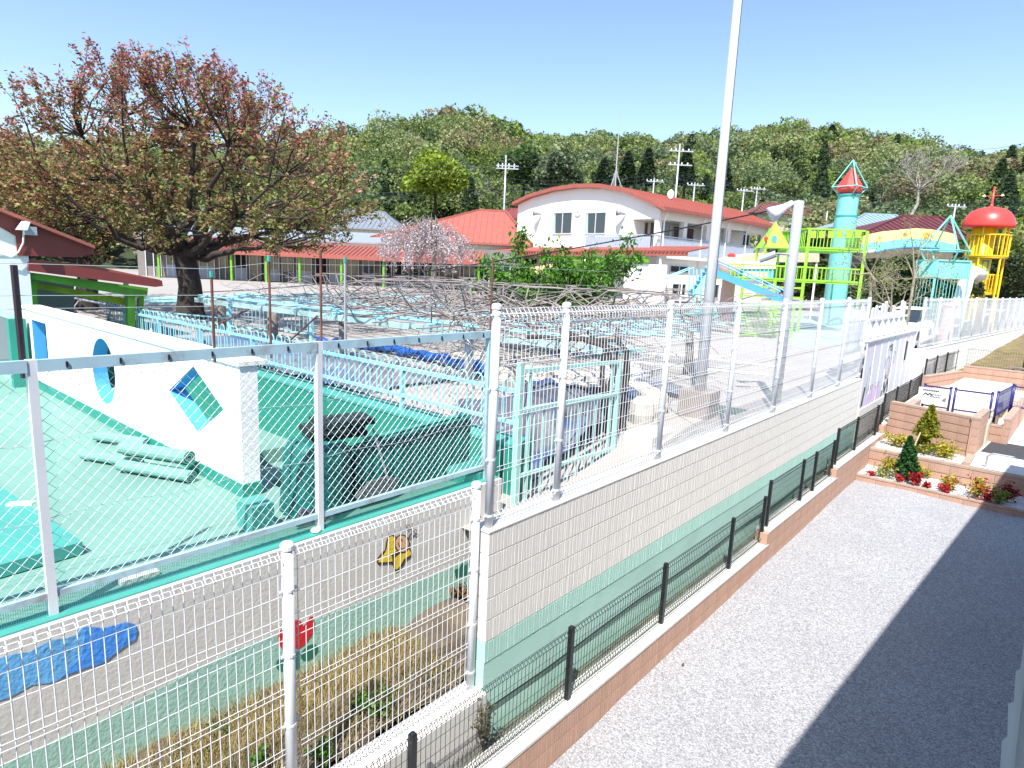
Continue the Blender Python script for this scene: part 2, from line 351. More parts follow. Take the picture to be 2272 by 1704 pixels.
for y in YL: fence_post(XL, y, .8, 2.86, .038, m_white, lf, (1.15, 1.6, 2.1, 2.55))
for a, b in zip(YL[:-1], YL[1:]):
    fence_panel((XL, a+.045), (XL, b-.045), 1.0, 2.83, .056, .0029, m_white, lf, list(np.arange(1.15, 2.75, .152)), (1.42, 1.86, 2.3), .032)
mb = MB(); mb.box((XL-.09, -3, .3), (XL+.17, 3.705, .99)); tag(mb.build('fence_footing', m_conc), 'low concrete footing under the foreground white mesh fence', 'footing')
# ---------------------------------------------------------------- stepped brown block wall with black mesh fences
XB0, XB1 = -3.2, -2.98
segs = [('A', -4, 9.9, .53, 1.29), ('B', 9.9, 13.8, .75, 1.51), ('C', 13.8, 18.07, .965, 1.725), ('D', 18.07, 23.9, 1.2, 1.94)]
cap_words = {'A': 'nearest and longest step', 'B': 'second step', 'C': 'third step beside the leaning conifer bed', 'D': 'fourth step behind the planter box'}
posts = {'A': [-1.4, .75, 2.7, 4.66, 6.56, 8.58, 9.85], 'B': [10.03, 11.72, 12.47, 13.7], 'C': [13.9, 15.49, 17.5, 18.0], 'D': [18.14, 19.7, 21.58, 23.5]}
def brownblock(L, h, d, seed):
    return ribblock(L, h, d, seed)
bproto = []
for k in range(3): o = brownblock(.396, .2, .12, 70+k).build('block', m_brown); C.objects.unlink(o); bproto.append(o)
sbw = thing('retaining_wall', 'low pinkish brown block wall stepping up along the gravel', 'wall', (XB1, 4, .1))
for nm, y0, y1, zc, ztop in segs:
    rows = 3 if nm in 'AB' else 4
    yy = max(y0, 1.2)
    n_ = int((y1-yy)/.4+.5)
    for r_ in range(rows):
        for i in range(n_):
            child(bproto[int(rng.integers(0, 3))], sbw, (XB1, y1-(i+1)*.4+.0, zc-.03-.2*(r_+1)), 0, 'block')
    mb = MB(); mb.box((XB0+.004, y0+.004, .05), (XB1-.02, y1-.004, zc-.032)); mb.build('core', m_brown, sbw)
    mb = MB(); mb.box((XB0, y0+.003, zc-.03), (XB1+.006, y1-.003, zc)); mb.build('coping', m_conc, sbw)
    f = thing('mesh_fence', 'black mesh fence on the brown wall, '+cap_words[nm], 'fence', (-3.09, posts[nm][0], zc), group='black fences stepping up along the brown wall')
    for y in posts[nm]: fence_post(-3.09, y, zc-.02, ztop, .024, m_black, f, (zc+.35,), True)
    pp = posts[nm]
    for a, b in zip(pp[:-1], pp[1:]): fence_panel((-3.09, a+.03), (-3.09, b-.03), zc+.04, ztop-.01, .05, .0027, m_black, f, [zc+.2, zc+.33, zc+.46, zc+.58], (), .022)
def P2(p, q, k): return (p[0]+(q[0]-p[0])*k, p[1]+(q[1]-p[1])*k)
E0, E1 = (-3.1, 24.1), (-2.72, 30.9); ed = Vector((E1[0]-E0[0], E1[1]-E0[1], 0)).normalized()
f = thing('mesh_fence', 'farthest black mesh fence on the brown wall, turning right beside the dry lawn', 'fence', (*E0, 1.62), group='black fences stepping up along the brown wall')
ep = [E0, P2(E0, E1, .23), P2(E0, E1, .48), P2(E0, E1, .74), E1]; er = (2.6, 30.2)
for p in ep+[P2(E1, er, .35), P2(E1, er, .7), er]: fence_post(p[0], p[1], 1.58, 2.36, .024, m_black, f, (), True)
for a, b in zip(ep[:-1], ep[1:]): fence_panel(a, b, 1.66, 2.33, .06, .002, m_black, f, [1.85, 2.0, 2.15], (), .02)
fence_panel(E1, er, 1.66, 2.33, .08, .002, m_black, f, [1.85, 2.0, 2.15], (), .02)
# ---------------------------------------------------------------- planters, paving and lawn beyond the gravel
BP = []
for k in range(2): o = ribblock(.396, .19, .1, 90+k).build('block', m_brown); C.objects.unlink(o); BP.append(o)
def blockrow(parent, p, q, z0, rows, th=.14, h=.2, cap=None, off=0):
    """courses of brown blocks from p to q (face to the right of travel)"""
    p = Vector((p[0], p[1], 0)); q = Vector((q[0], q[1], 0)); L = (q-p).length; d = (q-p)/L; ang = math.atan2(d.y, d.x)-math.pi/2; n = max(1, round(L/.4)); s = L/n/.4
    for r_ in range(rows):
        for i in range(n): c = p+d*(L/n*i); child(BP[(i+r_) % 2], parent, (c.x, c.y, z0+h*r_), ang, 'block', (1, s, h/.2))
    nn = Vector((-d.y, d.x, 0)); mb = MB(); c = (p+q)/2+nn*th/2
    mb.obox(c, d, L/2-.006, th/2-.016, z0-.1, z0+h*rows-.008); mb.build('core', m_brown, parent)
    if cap: mb = MB(); mb.obox(c, d, L/2, th/2+.004, z0+h*rows-.004, z0+h*rows+cap); mb.build('coping', m_browncap, parent)
t = thing('planter_curb', 'low brown block curb between the gravel and the pebble bed', 'curb', (-3, 15.45, .3))
blockrow(t, (-2.975, 15.47), (3, 15.3), .22, 1, .1, .2, .03)
t = thing('planter_wall', 'brown block wall behind the pebble bed with red shrubs', 'wall', (-2.9, 16.55, .4))
blockrow(t, (-2.975, 16.55), (3, 16.45), .4, 2, .16, .2, .05)
t = thing('planter_box', 'tall brown block box with a thick coping behind the golden conifer', 'planter', (-1.8, 18, .8))
bc = [(-2.97, 18.21), (-1.09, 17.55), (-1.01, 19.2), (-2.5, 19.4)]
blockrow(t, bc[0], bc[1], .76, 5, .15, .19, .05); blockrow(t, bc[1], bc[2], .76, 5, .15, .19, .052)
mb = MB(); mb.prism([(-2.95, 19.3, 1.35), (-2.95, 18.2, 1.35), (-2.62, 18.22, 1.35), (-1.2, 17.72, 1.35), (-1.15, 19.1, 1.35), (-2.5, 19.3, 1.35)], (0, 0, .12)); mb.build('sand_fill', m_sand, t)
mb = MB(); mb.obox((-2.55, 18.75), (0, 1), .55, .08, 1.3, 1.755); mb.build('left_coping', m_browncap, t)
sheet('pebble_bed', m_wgravel, -2.98, 3, 15.5, 16.56, lambda x, y: .43+.02*math.sin(x*5)*math.cos(y*7), 40, 12, jit=.012)
sheet('upper_pebble_bed', m_wgravel, -2.98, -1.05, 16.66, 18.3, lambda x, y: .82+.02*math.sin(x*5)*math.cos(y*7), 20, 20, jit=.012)
sheet('pavement', m_conc, -1.08, 8, 16.6, 24, lambda x, y: .86, 4, 4)
mb = MB(); mb.quad((-1.01, 18.3, .865), (6, 18.0, .865), (6, 19.6, .865), (-.9, 19.9, .865)); mb.build('asphalt_strip', m_asphalt, kind='structure')
mb = MB(); mb.obox((-1.12, 17.1), (0, 1), .5, .07, .8, .92); tag(mb.build('kerb', m_browncap), 'short brown kerb beside the pale paving by the planter box', 'kerb')
mb = MB(); mb.tube([(-.79, 16.75, .86), (-.79, 16.75, 1.1), (-.74, 16.75, 1.16), (-.68, 16.75, 1.18), (1.5, 16.75, 1.18), (1.5, 16.75, .86)], .02, 8); tag(mb.build('hoop_rail', m_galv), 'low steel hoop rail on the pale paving', 'rail')
mb = MB(); mb.prism([(-3.0, 19.0, .7), (-.98, 19.0, .7), (-.98, 24, .7), (3, 24, .7), (3, 30, .7), (-3.0, 30, .7)], (0, 0, .72)); mb.build('terrace_floor', mat('tan_concrete', (.62, .52, .4), .85, .1, 2), kind='structure')
t = thing('bin_store', 'white raised concrete slab block behind the navy gate', 'slab', (-1.6, 23, 1.4))
mb = MB(); mb.prism([(-2.17, 21.5, 1.3), (-1.0, 21.33, 1.3), (-.81, 23.9, 1.3), (-2.05, 24.05, 1.3)], (0, 0, .6)); mb.build('slab', m_wallw, t)
mb = MB(); mb.obox((-1.55, 23.55), (1, 0), .2, .1, 1.902, 1.915); mb.build('plate', m_galv, t)
t = thing('boundary_wall', 'brown block wall enclosing the white slab at the far end', 'wall', (-2.9, 24, 1.2))
blockrow(t, (-2.98, 23.9), (-2.33, 26.64), 1.2, 3, .15, .2, .04); blockrow(t, (-2.33, 26.64), (3, 26.3), 1.4, 3, .15, .2, .04)
t = thing('stub_wall', 'short brown block wall beside the steps right of the navy gate', 'wall', (-.9, 20, .86))
blockrow(t, (-.975, 19.75), (-.6, 19.7), .86, 2, .15, .2, .04); blockrow(t, (-.6, 19.7), (-.45, 24.2), .86, 3, .15, .2, .04)
lawn_m = mat('dry_lawn', (.2, .15, .07), .95, .4, 2.5, bump=1, bscale=60, dirt=(.13, .16, .05), dscale=1.2, damt=.8)
sheet('dry_lawn', lawn_m, -2.9, 14, 26.9, 62, lambda x, y: 1.55+max(0, y-31)*.055+max(0, x)*.02, 20, 40, jit=.02)
# bench at the picture's right edge
t = thing('garden_bench', 'grey plank bench on the dry lawn at the right picture edge', 'bench', (-.55, 27.3, 1.6))
bx_ = P(2185, 795, Z=2.0)
for i in range(2): mb = MB(); mb.obox((bx_.x+.5, bx_.y+.16*i), (1, 0), .55, .07, 1.98, 2.03); mb.build('seat_plank', m_log, t)
for sx in (.05, .95): mb = MB(); mb.box((bx_.x+sx-.03, bx_.y-.05, 1.5), (bx_.x+sx+.03, bx_.y+.2, 1.978)); mb.build('leg', m_log, t)
# navy gate, screens and sign
def framed(name, label, cat, p, q, z0, z1, m, pitch=.06):
    t = thing(name, label, cat, (p[0], p[1], z0))
    for e in (p, q): fence_post(e[0], e[1], z0-.1, z1, .028, m, t, (), False)
    mb = MB()
    for z in (z0+.06, z1-.05): mb.bar((*p, z), (*q, z), .035)
    mb.build('rail', m, t); fence_panel(p, q, z0+.08, z1-.07, pitch, .0025, m, t, [z0+.2, z0+.32, z0+.44], (), .005, False); return t
framed('mesh_gate', 'navy framed mesh gate in front of the white slab', 'gate', (-1.82, 19.8), (-1.05, 19.8), 1.47, 2.1, m_navy)
framed('mesh_screen', 'narrow navy mesh screen between the white sign and the gate', 'screen', (-2.5, 19.85), (-1.92, 19.82), 1.47, 2.1, m_navy)
framed('mesh_screen', 'navy mesh screen running back along the right side of the white slab', 'screen', (-.95, 20.0), (-.75, 22.0), 1.43, 2.12, m_navy)
framed('mesh_screen', 'navy mesh screen at the far right end of the white slab', 'screen', (-.72, 22.05), (.6, 22.0), 1.43, 2.1, m_navy)
t = thing('notice_board', 'white notice board with a black roof mark beside the navy gate', 'sign', (-2.3, 19.6, 1.45))
mb = MB(); mb.box((-2.6, 19.6, 1.6), (-2.06, 19.63, 2.03)); mb.build('board', m_white, t)
mb = MB()
for i in range(9): mb.box((-2.5+i*.04, 19.592, 1.955), (-2.47+i*.04, 19.599, 1.985))
for x0 in (-2.5, -2.41): mb.prism([(x0, 19.592, 1.84), (x0+.07, 19.592, 1.91), (x0+.14, 19.592, 1.84), (x0+.11, 19.592, 1.84), (x0+.07, 19.592, 1.88), (x0+.03, 19.592, 1.84)], (0, .006, 0))
for j in range(2):
    for i in range(7): mb.box((-2.33+i*.035, 19.592, 1.86-j*.06), (-2.31+i*.035, 19.599, 1.885-j*.06))
mb.build('lettering', m_black, t)
for x in (-2.55, -2.1): mb = MB(); mb.box((x-.015, 19.632, 1.42), (x+.015, 19.66, 1.99)); mb.build('leg', m_galv, t)
# ---------------------------------------------------------------- shrubs and conifers of the beds
def shrub(label, c, h, rad, cols, n=260, size=.035, up_=.4, name='shrub', grp=None):
    t = thing(name, label, 'shrub', c, group=grp); tips = []; mb = MB()
    for i in range(9):
        a = rng.uniform(0, 6.28); d = Vector((math.cos(a)*rad*rng.uniform(.3, 1), math.sin(a)*rad*rng.uniform(.3, 1), h*rng.uniform(.6, 1)))
        e = Vector(c)+d; mb.tube([c, Vector(c)+d*.5+Vector((0, 0, .03)), e], [.006, .004, .002], 4); tips.append(e)
    mb.build('stems', m_bark, t)
    k = rng.integers(0, len(tips), n); T = np.array([list(x) for x in tips]); f = rng.uniform(.35, 1.05, n)[:, None]
    P_ = np.array(c)+(T[k]-np.array(c))*f+rng.normal(size=(n, 3))*rad*.2
    cc = np.array(cols)[rng.integers(0, len(cols), n)]
    V, F, K = leaves(P_, rng.uniform(.6, 1.3, n)*size, cc, 2.2); npmesh('foliage', V, F, m_leaf, K, t); return t
YL_ = [(.55, .42, .03), (.42, .38, .04), (.3, .32, .05)]; RD = [(.45, .02, .03), (.3, .015, .03), (.5, .06, .03)]; PL = [(.4, .4, .12), (.3, .33, .12)]
shrub('airy yellow shrub left of the golden conifer on the upper bed', (-2.6, 17.4, .82), .3, .28, YL_, 420)
shrub('round yellow shrub right of the golden conifer on the upper bed', (-1.56, 17.17, .82), .34, .3, YL_, 480)
shrub('sparse yellow shrub in the corner of the lower pebble bed', (-2.54, 16.3, .45), .3, .25, YL_, 260)
shrub('pale grey-green shrub at the left end of the lower pebble bed', (-2.49, 15.75, .45), .22, .25, PL, 220)
shrub('small yellow shrub against the planter wall right of the dark conifer', (-1.82, 16.35, .45), .24, .17, YL_, 180)
shrub('yellow shrub with red tips in the middle of the lower pebble bed', (-1.35, 15.85, .45), .28, .22, YL_+[(.45, .04, .03)], 330)
shrub('larger yellow and red shrub at the shadow edge of the lower bed', (-.79, 15.6, .45), .38, .26, YL_+RD[:1], 420)
shrub('tiny red shrub at the left end of the lower pebble bed', (-2.69, 15.62, .45), .1, .09, RD, 90)
shrub('small red shrub beside the foot of the garden stake', (-2.16, 15.62, .45), .13, .13, RD, 130)
shrub('upright bright red shrub right of the dark conifer', (-1.87, 15.62, .45), .3, .14, RD, 300)
shrub('tiny dark red shrub between two brighter ones in the lower bed', (-1.64, 15.6, .45), .1, .09, RD, 90)
shrub('low spreading red shrub under the red-tipped yellow one', (-1.29, 15.58, .45), .12, .16, RD, 180)
shrub('red shrub in front of the larger yellow and red one', (-.62, 15.62, .45), .18, .15, RD, 200)
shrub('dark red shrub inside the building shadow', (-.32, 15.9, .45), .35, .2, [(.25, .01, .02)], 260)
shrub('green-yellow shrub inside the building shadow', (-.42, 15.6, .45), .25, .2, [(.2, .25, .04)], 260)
def conifer(label, c, h, rad, cols, n, lean=(0, 0), gap=None):
    t = thing('conifer', label, 'conifer', c); mb = MB(); top = Vector(c)+Vector((lean[0], lean[1], h)); mb.tube([c, Vector(c).lerp(top, .6), top], [.03, .02, .006], 6); mb.build('trunk', m_bark, t)
    z = rng.uniform(.04, 1, n)**.9; a = rng.uniform(0, 6.28, n); rr = rad*np.clip(1.25*(1-z)**.8*np.minimum(1, z*7), .06, 1)*rng.uniform(.45, 1.05, n)*(1+.25*np.sin(a*5+z*20))
    if gap: rr *= np.where((z > gap[0]) & (z < gap[1]), .35, 1)
    P_ = np.stack([c[0]+lean[0]*z+rr*np.cos(a), c[1]+lean[1]*z+rr*np.sin(a), c[2]+h*z], 1); cc = np.array(cols)[rng.integers(0, len(cols), n)]
    V, F, K = leaves(P_, rng.uniform(.6, 1.3, n)*.035, cc, 2.6); npmesh('foliage', V, F, m_leaf, K, t); return t
conifer('small dark green conifer tied to a pale stake in the lower bed', (-2.08, 15.95, .45), .95, .21, [(.025, .09, .025), (.04, .13, .03)], 4200, (-.05, 0))
t = conifer('golden green conifer on the upper bed in front of the planter box', (-2.02, 17.15, .82), 1.15, .31, [(.25, .27, .02), (.09, .16, .02), (.4, .33, .03)], 3600, (.06, 0), (.2, .36))
mb = MB(); mb.tube([(-2.18, 15.72, .44), (-1.98, 16.1, 1.5)], .014, 6); tag(mb.build('garden_stake', mat('pale_bamboo', (.6, .48, .28), .7, .2)), 'pale wooden stake leaning across the dark conifer', 'stake')
# ---------------------------------------------------------------- mural panels, picket boards, pillar and the far fence
t = thing('mural_panels', 'row of pale corrugated panels with a faded line drawing above the wall', 'hoarding', (-3.34, 16.65, 1.7))
m_panel = mat('pale_lilac_panel', (.62, .62, .70), .6, .06, 1, dirt=(.5, .66, .68), dscale=.5, damt=.6); m_ppurp = mat('mauve_line', (.38, .22, .42), .7, .2); m_pgrn = mat('sea_green_line', (.1, .4, .36), .7, .2)
for i in range(8):
    y0 = 16.64+i*.78; mb = MB(); mb.box((-3.37, y0, 1.68), (-3.34, y0+.765, 3.3)); mb.build('panel', m_panel, t)
    mb = MB(); mb.box((-3.375, y0+.762, 1.66), (-3.325, y0+.783, 3.31)); mb.build('batten', m_white, t)
mb = MB(); mb.box((-3.4, 16.62, 3.3), (-3.3, 22.9, 3.34)); mb.build('top_rail', m_white, t)
def ring(mb, cy, cz, a, b, wd, n=28, x=-3.334, t0=0, t1=6.2832):
    for i in range(n):
        s0, s1 = [t0+(t1-t0)*k/n for k in (i, i+1)]
        mb.quad(*[(x, cy+math.cos(s)*(a+e), cz+math.sin(s)*(b+e)) for s, e in ((s0, 0), (s1, 0), (s1, wd), (s0, wd))])
mb = MB(); ring(mb, 19.3, 2.62, .34, .42, .03); ring(mb, 19.25, 2.5, .18, .25, .02); ring(mb, 19.45, 3.0, .12, .06, .03)
for a, b in (((18.9, 1.75), (19.1, 2.1)), ((19.1, 2.1), (19.25, 1.8)), ((19.25, 1.8), (19.5, 2.15)), ((19.5, 2.15), (19.65, 1.78))): mb.bar((-3.336, *a), (-3.336, *b), .03)
mb.bar((-3.336, 21.5, 2.5), (-3.336, 21.55, 3.05), .06); mb.bar((-3.336, 16.75, 1.75), (-3.336, 16.9, 2.2), .04); mb.build('black_outline', m_black, t)
mb = MB(); ring(mb, 17.2, 2.35, .14, .3, .02); ring(mb, 20.0, 2.7, .12, .14, .025); ring(mb, 20.1, 3.0, .1, .2, .02, 14, t0=-1, t1=1.6); mb.build('green_outline', m_pgrn, t)
mb = MB()
for y0 in (17.35, 17.6, 18.05, 18.3): mb.bar((-3.336, y0, 1.72), (-3.336, y0+.1, 2.1), .03); ring(mb, y0+.1, 2.12, .08, .05, .02)
mb.build('mauve_outline', m_ppurp, t)
mb = MB(); mb.box((-3.5, 16.6, .7), (-3.32, 23.6, 1.69)); tag(mb.build('low_wall', m_beige), 'cream low wall under the mural panels', 'wall')
t = thing('picket_fence', 'white picket fence with rounded tops above the mural panels', 'fence', (-3.5, 16.8, 3.3))
k = 0
for i in range(19):
    y = 15.6+i*.37; h = 4.02+.14*math.sin(i*1.9)+.1*math.sin(i*.8); mb = MB(); pts = [(-3.62, y-.15, 3.1 if y < 16.6 else 3.35)]
    pts = [(-3.66, y-.15, 3.0), (-3.66, y+.15, 3.0), (-3.66, y+.15, h-.15), (-3.66, y+.12, h-.06), (-3.66, y+.05, h), (-3.66, y-.05, h), (-3.66, y-.12, h-.06), (-3.66, y-.15, h-.15)]
    mb.prism(pts, (.035, 0, 0)); mb.build('picket', m_white, t)
mb = MB(); mb.box((-3.615, 16.8, 3.72), (-3.57, 22.6, 3.78)); mb.box((-3.615, 15.5, 3.1), (-3.58, 22.6, 3.16)); mb.build('rail', m_white, t)
for y in np.arange(16.85, 22.6, .72): mb = MB(); mb.prism([(-3.61, y, 3.34), (-3.38, y, 3.34), (-3.57, y, 3.75), (-3.61, y, 3.75)], (0, .03, 0)); mb.build('bracket', m_white, t)
t = thing('gate_pillar', 'white block pillar at the end of the mural panels', 'pillar', (-3.3, 23.3, .9))
for i in range(8): mb = MB(); mb.box((-3.5, 23.05, 1.1+.2*i), (-3.12+rng.normal()*.002, 23.62, 1.292+.2*i)); mb.build('block', m_wallw, t)
FD = Vector((math.sin(R(4.6)), math.cos(R(4.6)), 0)); F0 = Vector((-3.25, 23.65, 0)); F1 = F0+FD*24
t = thing('block_wall', 'far white block wall rising behind the black fence and dry lawn', 'wall', (F0.x, F0.y, 1.2)); nrm = Vector((-FD.y, FD.x, 0))
for r_ in range(6):
    for i in range(30): c = F0+FD*(.8*i); mb = None; o = child(proto['b', i % 4], t, (c.x, c.y, 2.44-.2*r_), -R(4.6), 'block', (1, 2, 1))
mb = MB(); mb.obox((F0+F1)/2+nrm*.09, FD, 12, .075, 1.2, 2.63); mb.build('core', m_beige, t)
mb = MB(); mb.obox((F0+F1)/2+nrm*.09, FD, 12, .1, 2.642, 2.665); mb.build('coping', m_conc, t)
t = thing('mesh_fence', 'far white mesh fence on the block wall below the yellow tower', 'fence', (F0.x, F0.y, 2.66)); G0 = F0+nrm*.09
for i in range(13): c = G0+FD*(.05+1.95*i); fence_post(c.x, c.y, 2.6, 4.3, .035, m_white, t)
for i in range(12): a = G0+FD*(.1+1.95*i); b = G0+FD*(1.95*(i+1)); fence_panel((a.x, a.y), (b.x, b.y), 2.72, 4.27, .075, .0035, m_white, t, list(np.arange(2.9, 4.2, .17)), (), .03)
# ---------------------------------------------------------------- the flats the picture is taken from (their shade falls on the gravel)
ad = Vector((math.sin(R(3.7)), math.cos(R(3.7)), 0)); an = Vector((ad.y, -ad.x, 0)); A0 = Vector((.46, 0, 0))
t = thing('apartment_building', 'apartment building, sides made dark to cut bounce light, whose shade falls over the gravel at right', 'building', (5, 0, 0))
c = A0+ad*3+an*4; mb = MB(); mb.obox(c, ad, 11, 4, -.1, 5.9); mb.build('wall', mat('bounce_cutting_wall', (.10, .085, .075), .8, .15), t)  # unseen wall colour, made dark to cut bounce onto the shaded gravel
c = A0+ad*3+an*4.31; mb = MB(); mb.obox(c, ad, 11.3, 4.55, 5.9, 6.1); mb.build('roof', m_grey, t)
mb = MB(); mb.prism([P(x, y, r=3.4) for x, y in ((2160, 1665), (2164, 1600), (2176, 1590), (2178, 1520), (2190, 1515), (2194, 1450), (2204, 1445), (2212, 1385), (2300, 1385), (2300, 1665))], (.03, .05, 0)); mb.bar(P(2186, 1660, r=3.37), P(2215, 1420, r=3.37), .012); mb.build('balcony_screen', mat('pale_screen', (.5, .55, .58), .3, .1), t)
# ---------------------------------------------------------------- mural wall of the pool terrace
XM = -4.55
t = thing('mural_wall', 'grey rendered pool wall painted with a cloud, a tulip and a butterfly', 'wall', (XM, 2, 1))
mb = MB(); mb.box((XM-.2, -4, .5), (XM, 5.24, 2.262)); mb.build('render', m_oldconc, t)
mb = MB(); mb.box((XM-.198, -4, 2.262), (XM-.045, 5.23, 2.275)); mb.build('green_edge', m_tealrim, t)
def flat(name, pts, m, x=XM+.003, par=t, th=.002):
    mb = MB(); mb.prism([(x, *tuple(P(px, py, X=XM))[1:]) for px, py in pts], (th, 0, 0)); return mb.build(name, m, par)
def z4(l): return [((x/3.16)/KD, (1200+y/3.16)/KD) for x, y in l]
def z5(l): return [((550+x/3.16)/KD, (1060+y/3.16)/KD) for x, y in l]
m_band = mat('mint_mural_paint', (.33, .55, .47), .8, .06, 2, bump=.6, bscale=30); m_cl1 = mat('sky_blue_mural_paint', (.13, .40, .72), .75, .2, 3, bump=.8, bscale=30); m_cl2 = mat('deep_blue_mural_paint', (.06, .27, .75), .75, .12, 3, bump=.8, bscale=30)
mb = MB(); mb.prism([(XM+.002, y, z) for y, z in ((-3.9, .9), (5.2, .9), (5.2, 1.44), (4.2, 1.44), (3.2, 1.5), (2.1, 1.56), (1.2, 1.47), (.4, 1.45), (-3.9, 1.45))], (.002, 0, 0)); mb.build('mint_band', m_band, t)
flat('cloud', z4([(-300,860),(0,820),(100,790),(200,780),(290,730),(370,690),(450,685),(530,660),(570,610),(600,602),(620,760),(560,870),(540,910),(450,950),(380,990),(300,1000),(220,1010),(150,1050),(60,1100),(-300,1200)]), m_cl1)
flat('cloud_tail', z4([(600,602),(640,600),(720,610),(800,590),(880,568),(940,580),(960,630),(945,690),(880,730),(800,790),(740,840),(680,870),(600,885),(540,910),(480,930),(420,960),(520,860),(570,800)]), m_cl2, XM+.0055)
m_tul = mat('red_mural_paint', (.62, .02, .03), .7, .08, bump=.5, bscale=30); m_lf = mat('dark_green_mural_paint', (.02, .18, .12), .7, .1); m_brn = mat('brown_mural_paint', (.07, .025, .015), .7, .1); m_yel = mat('yellow_mural_paint', (.75, .55, .04), .7, .1, bump=.5, bscale=30); m_tan = mat('tan_mural_paint', (.7, .42, .24), .7, .08)
flat('tulip_petals', z5([(205,1120),(208,1090),(225,1065),(245,1062),(262,1080),(290,1040),(310,1005),(345,990),(370,1005),(384,1040),(415,1005),(432,972),(452,970),(464,1010),(460,1060),(440,1110),(400,1165),(350,1200),(300,1214),(250,1212),(215,1172)]), m_tul, XM+.006)
flat('tulip_stem', z5([(330,1212),(356,1205),(358,1330),(330,1345)]), m_lf, XM+.006)
def ell(cx, cy, a, b, rot=0, n=18): return [(cx+a*math.cos(k*6.2832/n)*math.cos(rot)-b*math.sin(k*6.2832/n)*math.sin(rot), cy+a*math.cos(k*6.2832/n)*math.sin(rot)+b*math.sin(k*6.2832/n)*math.cos(rot)) for k in range(n)]
flat('tulip_leaf', z5(ell(428, 1223, 72, 44, -.75)), m_lf, XM+.006); flat('tulip_leaf', z5(ell(235, 1305, 40, 50, .3)), m_lf, XM+.006)
wing = [(958,505),(968,440),(985,402),(1005,395),(1030,403),(1052,430),(1085,470),(1122,480),(1146,515),(1150,545),(1100,582),(1083,612),(1055,648),(1030,658),(1014,620),(1008,598),(970,600),(915,608),(900,592),(908,560),(930,530)]
flat('butterfly_outline', z5(wing), m_brn, XM+.006)
cxy = (1020, 530)
for sub in ([(970,500),(978,440),(992,412),(1010,408),(1030,425),(1048,470),(1040,510),(1000,540),(950,540)], [(912,590),(918,565),(945,540),(1005,545),(1010,585),(960,590)], [(1020,600),(1030,560),(1070,525),(1120,495),(1140,520),(1138,540),(1090,568),(1070,605),(1045,638),(1032,642)]): flat('wing', z5(sub), m_yel, XM+.0085)
flat('face_outline', z5(ell(1075, 460, 54, 66)), m_brn, XM+.011); flat('face', z5(ell(1075, 460, 45, 57)), m_tan, XM+.0135)
mb = MB()
def px5(x, y): return (XM+.018, *tuple(P(*z5([(x, y)])[0], X=XM))[1:])
for l in ([(1045,450),(1050,470),(1060,480)], [(1060,430),(1070,425),(1072,440)], [(1060,490),(1075,495),(1090,488)], [(1105,400),(1120,370),(1132,350),(1125,328),(1105,325),(1100,340),(1112,345)], [(1118,405),(1140,380),(1165,360),(1178,365),(1172,385),(1155,382),(1160,370)]): mb.tube([px5(*q) for q in l], .004, 4)
mb.build('face_and_feelers', m_brn, t)
flat('painted_green_shape', z5([(1445,645),(1480,628),(1500,590),(1520,615),(1560,575),(1600,570),(1640,560),(1640,640),(1560,670),(1455,700)]), m_lf, XM+.006)
# ---------------------------------------------------------------- chain-link fence on the pool wall
XC = -4.68; YC = [-.98, 1.0, 2.97, 5.08]; zc0, zc1 = 2.42, 3.91
t = thing('chain_link_fence', 'pale blue chain-link fence with rusty top rail on the pool wall', 'fence', (XC, 2, 2.27))
for y in YC: mb = MB(); mb.box((XC-.028, y-.025, 2.2), (XC+.028, y+.025, zc1+.03)); mb.build('post', m_clrail if y > 4 else m_white, t)
for a, b in zip(YC[:-1], YC[1:]):
    a += .026; b -= .026; mb = MB(); mb.box((XC+.0, a, zc1-.045), (XC+.035, b, zc1+.03)); tr = mb.build('top_rail', m_clrail, t)
    for y in np.arange(a+.15, b, .3): mb = MB(); mb.box((XC+.036, y-.006, zc1-.025), (XC+.045, y+.006, zc1+.01)); mb.build('bolt', m_dark, tr)
    mb = MB(); mb.box((XC-.02, a, zc0-.035), (XC+.02, b, zc0+.01)); mb.build('bottom_rail', m_clrail, t)
    mb = MB(); pit = .082; H = zc1-.04-zc0; n = int((b-a+H)/pit)+1
    for s in (0, 1):
        for i in range(n+1):
            c0 = a-H+i*pit; l0, l1 = max(a, c0), min(b, c0+H)
            if l1-l0 < .02: continue
            z_0 = zc0+(l0-c0); z_1 = zc0+(l1-c0)
            if s: z_0 = zc0+H-(l0-c0); z_1 = zc0+H-(l1-c0)
            mb.tube([(XC-.004+.008*s, l0, z_0), (XC-.004+.008*s+rng.normal()*.003, (l0+l1)/2, (z_0+z_1)/2+rng.normal()*.004), (XC-.004+.008*s, l1, z_1)], .0019, 3, False)
    mb.build('wire_mesh', m_clwire, t)
    mb = MB()
    for z in (zc0+.5, zc0+1.0): mb.tube([(XC, a+(b-a)*k/8, z+.02*math.sin(k*1.3)) for k in range(9)], .0025, 3)
    mb.build('tension_wire', m_galv, t)
    mb = MB(); n = int((b-a)/.012)
    for i in range(n): y = a+(b-a)*i/n; mb.bar((XC+.012, y, 2.28), (XC+.012, y, zc0-.03), .002)
    mb.build('skirt_net', m_tealrim, t)
XP = -4.75
